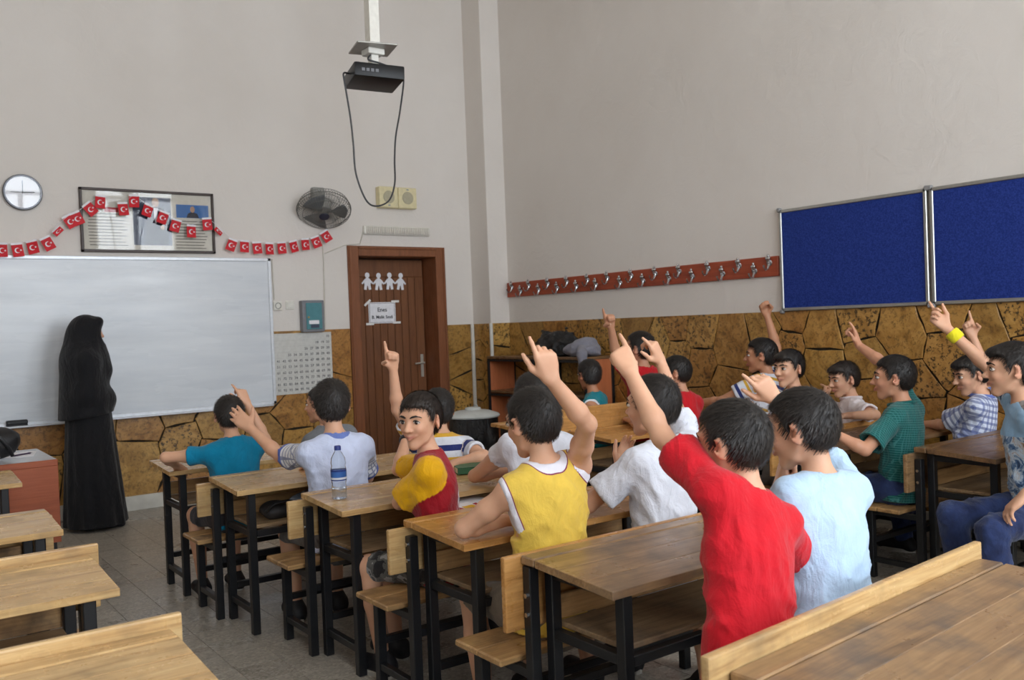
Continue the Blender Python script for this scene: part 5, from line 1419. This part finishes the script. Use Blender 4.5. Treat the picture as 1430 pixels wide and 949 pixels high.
# printed T-shirt under an open grey vest
t = cloth_base('printed_tshirt'); v = t.coord('Object')
pr_ = t.ramp(t.noise(v, 11, 5, 0.65, 1.5), [(0.30, srgb(40, 44, 70)), (0.42, srgb(72, 110, 158)), (0.52, srgb(206, 224, 240)), (0.62, srgb(180, 150, 130)), (0.72, srgb(60, 50, 52))])
top = t.math('GREATER_THAN', t.attr('sv'), 0.36)
c = t.mix(top, pr_, srgb(150, 190, 226)); side = t.math('LESS_THAN', t.attr('sw'), 0.035)
c = t.mix(side, c, t.ramp(t.noise(v, 16, 4, 0.6, 1.0), [(0.4, srgb(50, 48, 50)), (0.6, srgb(132, 128, 126))])); CL['printed_tshirt'] = cloth_fin(t, c)
CL['black_shoe'] = plain('black_shoe', (34, 34, 38), 0.55); CL['pale_sole'] = plain('pale_sole', (176, 172, 164), 0.6)

solid('yellow_band', (232, 220, 40)); CL['black_strap'] = plain('black_strap', (30, 32, 38), 0.4)
t = cloth_base('camo'); v = t.coord('Object'); CL['camo'] = cloth_fin(t, t.ramp(t.noise(v, 16, 3, 0.5), [(0.36, srgb(40, 40, 42)), (0.46, srgb(92, 92, 90)), (0.56, srgb(150, 150, 150)), (0.64, srgb(70, 72, 70))], 'CONSTANT'))
# ------------------------------------------------------------------ the pupils (world coordinates)
KIDS = [
    {'label': 'boy in a teal T-shirt at the desk nearest the whiteboard', 'shirt': 'teal_shirt', 'shirt_label': 'plain teal T-shirt', 'P': (1.66, 4.84, 0.487), 'H': (1.657, 4.92, 1.007), 'poleL': (-1, 0, 0.2), 'yaw': 5, 'hy': -8, 'hp': -5, 'poseR': 'pointl', 'poseL': 'rest', 'pants': 'dark_shorts', 'vox': 0.0076, 'seed': 1, 's': 0.95, 'fat': 1.1, 'sleeve': 0.5, 'wL': (1.436, 5.162, 0.738), 'eR': (1.916, 5.074, 0.841), 'wR': (1.832, 5.121, 1.058)},
    {'label': 'boy mostly hidden behind the boy with checked sleeves, face in profile', 'shirt': 'grey_shirt', 'shirt_label': 'grey T-shirt', 'P': (2.28, 4.84, 0.487), 'H': (2.21, 4.95, 1.018), 'yaw': 10, 'hy': 40, 'vox': 0.0088, 'seed': 2, 's': 0.95},
    {'label': 'boy in pale shirt with checked sleeves and blue cuffs, one hand raised', 'shirt': 'white_check_sleeves', 'shirt_label': 'pale shirt with checked sleeves', 'P': (1.88, 4.02, 0.487), 'H': (1.883, 4.1, 1.088), 'yaw': 0, 'hy': -14, 'poseL': 'open', 'vox': 0.0068, 'seed': 3, 's': 1.08, 'pants': 'grey_cloth', 'fat': 1.1, 'sleeve': 0.74, 'slt': 0.02, 'eL': (1.703, 4.318, 0.839), 'wL': (1.619, 4.499, 0.977)},
    {'label': 'boy in a striped polo raising one finger before the brown door', 'shirt': 'striped_polo', 'shirt_label': 'white, yellow and navy striped polo', 'P': (2.46, 4.02, 0.487), 'H': (2.493, 4.1, 1.01), 'yaw': -15, 'hy': -20, 'poseL': 'one', 'liftL': 0.04, 'vox': 0.0068, 'seed': 4, 's': 0.98, 'fat': 1.15, 'nL': (-0.6, -0.8, 0), 'wL': (2.167, 3.976, 1.255), 'eR': (2.591, 3.83, 0.785), 'wR': (2.417, 3.83, 0.769)},
    {'label': 'boy in red and yellow jersey turning round to face the camera', 'shirt': 'red_yellow_jersey', 'shirt_label': 'red football jersey with yellow sleeves', 'P': (1.93, 3.19, 0.487), 'H': (1.867, 3.22, 1.068), 'yaw': 55, 'hy': 118, 'hp': -3, 'poseR': 'rest', 'poseL': 'rest', 'smile': 1.0, 'gaze': (-0.5, 0), 'vox': 0.0055, 'seed': 5, 's': 1.0, 'sleeve': 0.78, 'slt': -0.07, 'sle': 0.02, 'fringe': 0, 'hair': 'brown', 'legyaw': 20, 'slw': 0.066, 'pants': 'camo', 'band': ('R', 'black_strap', 0.011, 0.015, 'watch'), 'eL': (1.816, 3.323, 0.729), 'wL': (2.0, 3.45, 0.719), 'eR': (1.957, 3.576, 0.822), 'wR': (2.083, 3.724, 0.935)},
    {'label': 'boy in white hidden behind the boy in yellow, elbow on the desk', 'shirt': 'white_shirt', 'shirt_label': 'white T-shirt', 'P': (2.42, 3.18, 0.487), 'H': (2.476, 3.25, 1.109), 'yaw': -8, 'hy': -15, 'poseL': 'rest', 'vox': 0.0068, 'seed': 6, 's': 1.02, 'sleeve': 0.36, 'eL': (2.312, 3.5, 0.755), 'wL': (2.477, 3.45, 0.763)},
    {'label': 'boy in a yellow sleeveless shirt with one arm raised', 'shirt': 'yellow_vest', 'shirt_label': 'yellow sleeveless shirt with white trim', 'P': (1.92, 2.44, 0.487), 'H': (1.912, 2.52, 1.099), 'yaw': -5, 'hy': 4, 'hp': -8, 'poseR': 'pointl', 'poseL': 'rest', 'liftR': 0.05, 'vox': 0.0058, 'seed': 7, 'sleeve': 0, 's': 1.06, 'pants': 'khaki', 'nR': (0.4, 0.9, -0.2), 'fR': (-0.28, -0.05, 0.9), 'neck': 1.05, 'eL': (1.675, 2.617, 0.755), 'wL': (1.869, 2.642, 0.75), 'eR': (1.944, 2.262, 1.113), 'wR': (1.77, 2.224, 1.271)},
    {'label': 'boy in a white T-shirt pointing up, between yellow and red shirts', 'shirt': 'white_shirt', 'shirt_label': 'white T-shirt with loose sleeves', 'P': (2.45, 2.44, 0.487), 'H': (2.497, 2.52, 1.109), 'fL': (0.35, 0.1, 0.5), 'nL': (-0.5, -0.8, 0), 'yaw': 0, 'hy': 14, 'poseR': 'pointl', 'liftR': 0.05, 'vox': 0.0058, 'seed': 8, 's': 1.06, 'sleeve': 0.75, 'slw': 0.07, 'nR': (-0.2, 0.9, -0.3), 'fR': (-0.5, -0.1, 0.7), 'eL': (2.227, 2.6, 0.759), 'wL': (2.523, 2.74, 0.837), 'eR': (2.787, 2.662, 1.056), 'wR': (2.801, 2.765, 1.271)},
    {'label': 'boy in a bright red T-shirt with his arm stretched straight up', 'shirt': 'red_shirt', 'shirt_label': 'bright red T-shirt', 'P': (1.76, 1.48, 0.487), 'H': (1.873, 1.6, 1.11), 'yaw': -2, 'hy': 12, 'hp': -4, 'poseL': 'point', 'liftL': 0.06, 'vox': 0.0055, 'seed': 9, 's': 0.98, 'long': True, 'drop': 0.12, 'hem': 0.128, 'kL': (1.72, 1.66, 0.43), 'kR': (1.88, 1.66, 0.43), 'aL': (1.74, 1.6, 0.075), 'aR': (1.88, 1.62, 0.075), 'sleeve': 0.72, 'slw': 0.066, 'nL': (0.3, 0.9, 0.2), 'hth': 0.014, 'hlen': 1.25, 'pants': 'dark_shorts', 'eL': (1.792, 1.771, 1.124), 'wL': (1.808, 1.906, 1.298), 'wR': (2.175, 1.83, 0.783)},
    {'label': 'boy in a light blue T-shirt resting his chin on his fist', 'shirt': 'light_blue_shirt', 'shirt_label': 'light blue T-shirt', 'P': (2.17, 1.52, 0.487), 'H': (2.253, 1.66, 1.104), 'fL': (0, -0.25, 1), 'nL': (0.7, -0.7, 0), 'fR': (-0.55, 0.1, 0.6), 'yaw': -5, 'hy': 18, 'hp': -8, 'poseL': 'fist', 'poseR': 'pointl', 'liftR': 0.03, 'vox': 0.0055, 'seed': 10, 's': 1.03, 'sleeve': 0.66, 'slw': 0.058, 'hth': 0.014, 'hlen': 1.25, 'nR': (0.2, 0.9, 0.2), 'pants': 'dark_shorts', 'eL': (2.343, 1.84, 0.806), 'wL': (2.325, 1.8, 0.905), 'wR': (2.535, 1.968, 1.163)},
    {'label': 'boy in a dark green sleeveless vest with white patch on his back', 'shirt': 'teal_vest', 'shirt_label': 'dark teal sleeveless vest with white patch', 'P': (4.26, 4.8, 0.487), 'H': (4.215, 4.87, 1.067), 'yaw': 30, 'legyaw': 0, 'hy': -5, 'poseL': 'rest', 'vox': 0.008, 'seed': 11, 'sleeve': 0, 's': 0.95, 'skin': (178, 124, 92), 'eL': (4.139, 4.72, 0.837), 'wL': (4.101, 4.95, 0.874)},
    {'label': 'boy in red holding his arm high near the coat hooks', 'shirt': 'dark_red_shirt', 'shirt_label': 'red T-shirt', 'P': (4.76, 4.8, 0.487), 'H': (4.714, 4.87, 1.231), 'yaw': -5, 'hy': 22, 'hp': 6, 'poseL': 'one', 'liftL': 0.05, 'vox': 0.0076, 'seed': 12, 's': 1.1, 'fat': 1.2, 'nL': (-0.5, -0.8, 0), 'skin': (196, 146, 116), 'wL': (4.255, 4.663, 1.407)},
    {'label': 'boy in red sitting against the stone wall, half hidden by a raised arm', 'shirt': 'dark_red_shirt', 'shirt_label': 'red T-shirt', 'P': (4.36, 4.15, 0.487), 'H': (4.39, 4.2, 1.085), 'yaw': 0, 'hy': 38, 'vox': 0.0088, 'seed': 13, 's': 0.98, 'skin': (196, 146, 116)},
    {'label': 'boy in striped polo with arm raised straight up by the stone wall', 'shirt': 'striped_polo_wall', 'shirt_label': 'white, navy and yellow striped polo', 'P': (5.08, 4.13, 0.487), 'H': (5.19, 4.14, 1.158), 'yaw': 10, 'hy': 36, 'poseR': 'fist', 'poseL': 'rest', 'liftR': 0.05, 'vox': 0.007, 'seed': 14, 's': 1.08, 'fat': 1.15, 'skin': (190, 138, 106), 'nR': (-0.6, -0.6, 0), 'wR': (5.408, 4.243, 1.444)},
    {'label': 'dark-haired boy in a white T-shirt with his face turned to the room', 'shirt': 'white_shirt', 'shirt_label': 'white T-shirt', 'P': (4.66, 3.47, 0.487), 'H': (4.649, 3.5, 1.11), 'yaw': 45, 'hy': 84, 'hp': -2, 'smile': 0, 'vox': 0.0058, 'seed': 15, 's': 1.0, 'fringe': 0.5, 'legyaw': 15, 'wL': (4.576, 3.72, 0.853)},
    {'label': 'boy in a white polo shirt leaning his cheek on his hand', 'shirt': 'white_polo', 'shirt_label': 'white polo shirt', 'P': (5.18, 3.47, 0.487), 'H': (5.217, 3.5, 1.006), 'yaw': 45, 'hy': 66, 'hp': -8, 'smile': 0, 'collar': 'white_polo', 'poseR': 'fist', 'vox': 0.0055, 'seed': 16, 's': 1.0, 'fringe': 0.6, 'hair': 'brown', 'legyaw': 15, 'sleeve': 0.75, 'eL': (5.03, 3.164, 0.813), 'wL': (4.807, 3.194, 0.827), 'eR': (5.2, 3.768, 0.825), 'wR': (5.418, 3.795, 0.875)},
    {'label': 'smiling boy in a green checked shirt, arm raised beside the stone wall', 'shirt': 'green_check', 'shirt_label': 'green checked short-sleeved shirt', 'P': (4.62, 2.76, 0.487), 'H': (4.634, 2.8, 1.071), 'yaw': 12, 'hy': 32, 'smile': 1.2, 'collar': 'green_collar', 'poseR': 'pointl', 'poseL': 'rest', 'liftR': 0.04, 'vox': 0.0058, 'seed': 17, 's': 1.08, 'pants': 'jeans', 'long': True, 'sleeve': 0.8, 'slw': 0.068, 'skin': (206, 152, 122), 'nR': (-0.5, 0.7, 0), 'fR': (-0.25, 0.1, 1), 'hem': 0.145, 'eL': (4.282, 2.758, 0.719), 'wL': (4.211, 2.879, 0.8), 'eR': (4.728, 2.911, 1.144), 'wR': (4.807, 3.117, 1.247)},
    {'label': 'boy in a blue and white checked shirt looking down, one finger raised', 'shirt': 'blue_plaid', 'shirt_label': 'blue and white checked shirt', 'P': (5.24, 2.74, 0.487), 'H': (5.283, 2.7, 1.048), 'yaw': 15, 'hy': 52, 'hp': -12, 'smile': 0, 'poseR': 'one', 'poseL': 'rest', 'vox': 0.0055, 'seed': 18, 's': 1.02, 'fringe': 0.8, 'collar': 'blue_band', 'pants': 'jeans', 'long': True, 'sleeve': 0.8, 'slw': 0.066, 'nR': (-0.6, -0.7, 0), 'wL': (5.375, 3.042, 0.731), 'eR': (5.323, 2.628, 1.055), 'wR': (5.298, 2.692, 1.278)},
    {'label': 'boy with a yellow wristband on his raised arm, at the frame edge', 'shirt': 'printed_tshirt', 'shirt_label': 'printed T-shirt under a grey vest', 'P': (4.5, 1.99, 0.487), 'H': (4.445, 2.08, 1.14), 'poleL': (-0.5, -0.8, -0.3), 'yaw': 35, 'hy': 33, 'smile': 0.8, 'poseR': 'pointl', 'liftR': 0.04, 'vox': 0.0058, 'seed': 19, 's': 1.14, 'band': ('R', 'yellow_band', 0.028, 0.055, 'wristband'), 'fringe': 0.5, 'pants': 'jeans', 'long': True, 'nR': (-0.3, -0.9, 0.1), 'legyaw': 70, 'spread': 14, 'sleeve': 0.5, 'wL': (4.087, 1.867, 0.627), 'eR': (4.755, 2.311, 1.105), 'wR': (4.658, 2.501, 1.342)},
]
PEOPLE = [person(sp, CL) for sp in KIDS]
# ------------------------------------------------------------------ the teacher: standing, in a long black cloak and veil
def teacher():
    x0, y0 = 1.47, 7.62; yaw = -100
    root = thing('person', 'standing woman in a long black cloak and veil before the whiteboard', 'person', (x0, y0, 0), R(yaw))
    inv = (V3(x0, y0, 0), rotz(R(yaw))); Rz = rotz(R(yaw)); G = lambda x, y, z: V3(x0, y0, 0) + Rz @ V3(x, y, z)
    fr = Rz.T
    J = dict(H=G(0, 0.03, 1.515), Rh=Rz @ rotx(R(-8)), N=G(0, -0.01, 1.36), hb=G(0, 0.0, 1.455), up=V3(0, 0, 1))
    pr = head_prims(J, 1.02, 0.0)
    pr += [cone(G(0, 0, 0.86), G(0, 0, 1.25), 0.15, 0.16, 0.04, asp=0.65, fr=fr), cone(G(-0.16, 0, 1.30), G(0.16, 0, 1.30), 0.05, 0.05, 0.05)]
    for sg in (-1, 1):
        pr += [cone(G(sg * 0.09, 0, 0.85), G(sg * 0.09, 0.02, 0.48), 0.085, 0.06, 0.03), cone(G(sg * 0.09, 0.02, 0.48), G(sg * 0.09, 0, 0.09), 0.055, 0.035, 0.02), cone(G(sg * 0.09, -0.02, 0.04), G(sg * 0.1, 0.16, 0.035), 0.035, 0.03, 0.02),
               cone(G(sg * 0.15, 0, 1.29), G(sg * 0.165, -0.01, 1.04), 0.042, 0.032, 0.03), cone(G(sg * 0.165, -0.01, 1.04), G(sg * 0.06, 0.12, 0.98), 0.03, 0.022, 0.02)]
        pr += hand(G(sg * 0.06, 0.12, 0.98), Rz @ V3(-sg, 0.05, -0.1), Rz @ V3(0, -1, 0), sg, 'rest', 1.1)
    lo = np.min([p[1] for p in pr if p[3] == 'U'], 0); hi = np.max([p[2] for p in pr if p[3] == 'U'], 0)
    P, Q = Field(lo, hi, 0.010).apply(pr).mesh()
    mesh_np('body', P, Q, SKIN, root, inv, cols=np.tile(np.array(srgb(206, 160, 134)[:3]), (len(P), 1)))
    blk = cloth_base('black_cloak_cloth', 0.75); blk = cloth_fin(blk, const(blk, (20, 20, 23)), 0.3)
    # skirt
    def pleats(amp, nn):
        def fn(P_):
            q = (P_ - inv[0]) @ inv[1]; a = np.arctan2(q[:, 1], q[:, 0]); hgt = np.clip(1 - q[:, 2] / 1.1, 0.1, 1)
            return amp * hgt * (np.sin(a * nn + 2.2 * np.sin(q[:, 2] * 3)) + 0.5 * np.sin(a * (nn + 6) + 1.3))
        return fn
    g = [cone(G(0, 0.02, -0.05), G(0, 0.0, 0.95), 0.275, 0.185, 0.03, asp=0.86, fr=fr)]
    lo = np.min([p[1] for p in g], 0); hi = np.max([p[2] for p in g], 0)
    P, Q = Field(lo, hi, 0.012).apply(g).wrinkle(pleats(0.008, 11), 0.04).apply([half(G(0, 0, 0.03), (0, 0, -1), 0.5), half(G(0, 0, 1.0), (0, 0, 1), 0.4)]).mesh()
    mesh_np('skirt', P, Q, blk, root, inv)
    # veil and upper cape
    g = [ell(J['H'] + Rz @ V3(0, -0.022, 0.020), (0.100, 0.122, 0.118), fr, 0.03), cone(G(0, -0.05, 1.46), G(0, -0.02, 1.30), 0.10, 0.15, 0.06, asp=0.9, fr=fr),
         cone(G(0, -0.02, 1.28), G(0, -0.015, 0.86), 0.195, 0.235, 0.08, asp=0.84, fr=fr), cone(G(-0.15, 0, 1.27), G(0.15, 0, 1.27), 0.075, None, 0.08),
         cone(G(-0.165, -0.01, 1.06), G(-0.02, 0.115, 0.99), 0.075, 0.075, 0.06), cone(G(0.165, -0.01, 1.06), G(0.02, 0.115, 0.99), 0.075, 0.075, 0.06), cone(G(-0.15, 0, 1.28), G(-0.165, -0.01, 1.04), 0.075, 0.08, 0.05), cone(G(0.15, 0, 1.28), G(0.165, -0.01, 1.04), 0.075, 0.08, 0.05),
         cone(G(-0.045, 0.105, 1.60), G(0.045, 0.105, 1.60), 0.028, None, 0.04),
         cone(G(0, 0.06, 1.42), G(0, 0.10, 1.22), 0.075, 0.085, 0.06)]
    lo = np.min([p[1] for p in g], 0); hi = np.max([p[2] for p in g], 0)
    ex = [half(G(0, 0, 0.87), Rz @ V3(0, 0.12, -1), 0.6), ell(J['H'] + Rz @ V3(0, 0.125, -0.020), (0.052, 0.055, 0.075), fr, 0.01, 'S')]
    P, Q = Field(lo, hi, 0.009).apply(g).wrinkle(pleats(0.007, 9), 0.04).apply(ex).mesh()
    mesh_np('veil', P, Q, blk, root, inv)
    for sg in (-1, 1):
        gg = [cone(G(sg * 0.09, -0.04, 0.035), G(sg * 0.1, 0.19, 0.03), 0.045, 0.036, 0.02), half(G(0, 0, 0.0), (0, 0, -1), 0.6)]
        lo, hi = bbox(G(sg * 0.09, -0.1, 0), G(sg * 0.09, 0.26, 0.1), r=0.09)
        P, Q = Field(lo, hi, 0.01).apply(gg).mesh(); mesh_np('shoe', P, Q, CL['black_shoe'], root, inv)
teacher()

def blob(name, label, cat, loc, prims, vox, mat, amp=0.0, freq=18, seed=1, flat_z=None, group=None):
    root = thing(name, label, cat, loc)
    rs = np.random.RandomState(seed); kk = rs.normal(0, freq, (9, 3)); ph = rs.uniform(0, 6.3, 9)
    def fn(P_):
        o = np.zeros(len(P_)); w = np.sin(P_ @ kk[0] * 0.4 + ph[0]) + np.sin(P_ @ kk[1] * 0.4 + ph[1])
        for i in range(2, 9): o += (1 - np.abs(np.sin(0.5 * P_ @ kk[i] + ph[i] + w))) ** 2 - 0.33
        return -amp * o / 2.2
    lo = np.min([p[1] for p in prims if p[3] == 'U'], 0) - 0.02; hi = np.max([p[2] for p in prims if p[3] == 'U'], 0) + 0.02
    f = Field(lo, hi, vox).apply([p for p in prims if p[3] == 'U'])
    if amp: f.wrinkle(fn, 0.05)
    f.apply([p for p in prims if p[3] == 'S'])
    if flat_z is not None: f.apply([half(V3((lo[0] + hi[0]) / 2, (lo[1] + hi[1]) / 2, flat_z), (0, 0, -1), 0.6)])
    P, Q = f.mesh()
    return root, P, Q, (V3(*loc), np.eye(3))
zt = 1.13
r_, P, Q, iv = blob('plastic_sack', 'crumpled black plastic sack on top of the bookshelf', 'bag', (5.45, 6.75, zt),
    [ell((5.45, 6.80, zt + .10), (.15, .21, .125), None, .05), ell((5.45, 6.62, zt + .09), (.14, .16, .11), None, .06), ell((5.46, 6.70, zt + .16), (.11, .17, .09), None, .05), cone((5.44, 6.60, zt + .20), (5.45, 6.57, zt + .30), .03, .016, .03), cone((5.44, 6.86, zt + .18), (5.43, 6.93, zt + .24), .03, .018, .03)], 0.009, None, 0.030, 26, 5, zt)
mesh_np('sack', P, Q, LINER, r_, iv)
swm = cloth_base('grey_sweater_cloth'); swm = cloth_fin(swm, const(swm, (138, 138, 150)), 0.4)
r_, P, Q, iv = blob('sweater', 'grey sweater heaped on the bookshelf with one sleeve hanging down', 'sweater', (5.42, 6.32, zt),
    [ell((5.43, 6.40, zt + .055), (.14, .15, .075), None, .05), ell((5.44, 6.30, zt + .09), (.12, .12, .09), None, .06), ell((5.42, 6.22, zt + .05), (.12, .07, .06), None, .05)], 0.008, None, 0.024, 20, 9, zt)
mesh_np('heap', P, Q, swm, r_, iv)
gp = [cone((5.34, 6.24, zt + .06), (5.27, 6.17, zt + .03), .05, .045, .02), cone((5.27, 6.17, zt + .03), (5.265, 6.15, zt - .10), .042, .036, .03)]
lo = np.min([p[1] for p in gp], 0); hi = np.max([p[2] for p in gp], 0)
P, Q = Field(lo, hi, 0.007).apply(gp).mesh(); sl_ = mesh_np('sleeve', P, Q, swm, r_, iv)
bb = B(); bb.lathe([(0.033, 0.0), (0.040, 0.004), (0.040, 0.028), (0.036, 0.034)], n=18); bb.obj('cuff', plain('dark_grey_knit', (92, 92, 108), 0.9), r_, True).location = (5.265 - 5.42, 6.15 - 6.32, -0.14)
zt = 0.737
r_, P, Q, iv = blob('handbag', 'soft black handbag standing on the teacher desk', 'bag', (0.66, 6.34, zt),
    [ell((.62, 6.34, zt + .09), (.19, .11, .10), None, .05), ell((.72, 6.34, zt + .12), (.11, .10, .085), None, .05), ell((.52, 6.34, zt + .07), (.12, .11, .09), None, .05)], 0.009, None, 0.010, 14, 3, zt)
mesh_np('bag_body', P, Q, plain('black_leather', (24, 24, 27), 0.45, 0.5), r_, iv)
B().tube(spline([(-.14, -.04, .14), (-.10, -.10, .20), (0, -.115, .19), (.08, -.11, .10), (.11, -.10, .03)]), .011, 8).obj('strap', M['black_plastic'], r_, True)
for x in (-.06, .03): B().lathe([(0.0, 0.108), (.012, .106), (.014, .10)], c=(x, 0, 0.03), n=12, axis='Y', caps=False).obj('buckle', M['chrome'], r_, True)
pcl = NT('pale_plastic_film', 0.2, 0.5); pcl.col(srgb(170, 182, 198)); v = pcl.coord(); pcl.bump(pcl.noise(v, 25, 5, 0.7, 1), 0.8, 0.02); pcl.b.inputs['Transmission Weight'].default_value = 0.35
r_, P, Q, iv = blob('plastic_bag', 'pale crumpled plastic bag on the shelf under a desk', 'bag', (1.93, 4.42, 0.522),
    [ell((1.93, 4.42, .575), (.15, .12, .065), None, .04), ell((2.05, 4.36, .56), (.09, .09, .05), None, .04)], 0.008, None, 0.014, 22, 6, 0.5225)
mesh_np('bag_film', P, Q, pcl.m, r_, iv)
r_, P, Q, iv = blob('satchel', 'small dark satchel on the desk shelf beside the plastic bag', 'bag', (1.70, 4.43, 0.522),
    [ell((1.70, 4.43, .56), (.075, .10, .045), None, .03), cone((1.66, 4.38, .555), (1.74, 4.38, .555), .03, None, .03)], 0.008, None, 0.008, 20, 12, 0.5225)
mesh_np('satchel_body', P, Q, plain('dark_satchel', (46, 42, 42), 0.6), r_, iv)
B().tube(spline([(-.08, -.10, .05), (-.04, -.125, .09), (.04, -.125, .09), (.08, -.10, .05)]), .008, 8).obj('handle', M['black_plastic'], r_, True)
r_, P, Q, iv = blob('backpack', 'black backpack lying on the floor under the brown desk', 'bag', (2.40, 2.12, 0),
    [ell((2.40, 2.12, .12), (.17, .13, .125), None, .05), ell((2.40, 2.02, .10), (.13, .08, .09), None, .04)], 0.009, None, 0.008, 14, 8, 0.0)
mesh_np('bag_body', P, Q, plain('black_nylon', (28, 28, 32), 0.5), r_, iv)
for x in (-.07, .07): B().tube(spline([(x, -.05, .215), (x, -.13, .20), (x * 1.2, -.19, .09), (x, -.17, .02)]), .012, 8, flat=.4).obj('strap', M['black_plastic'], r_, True)
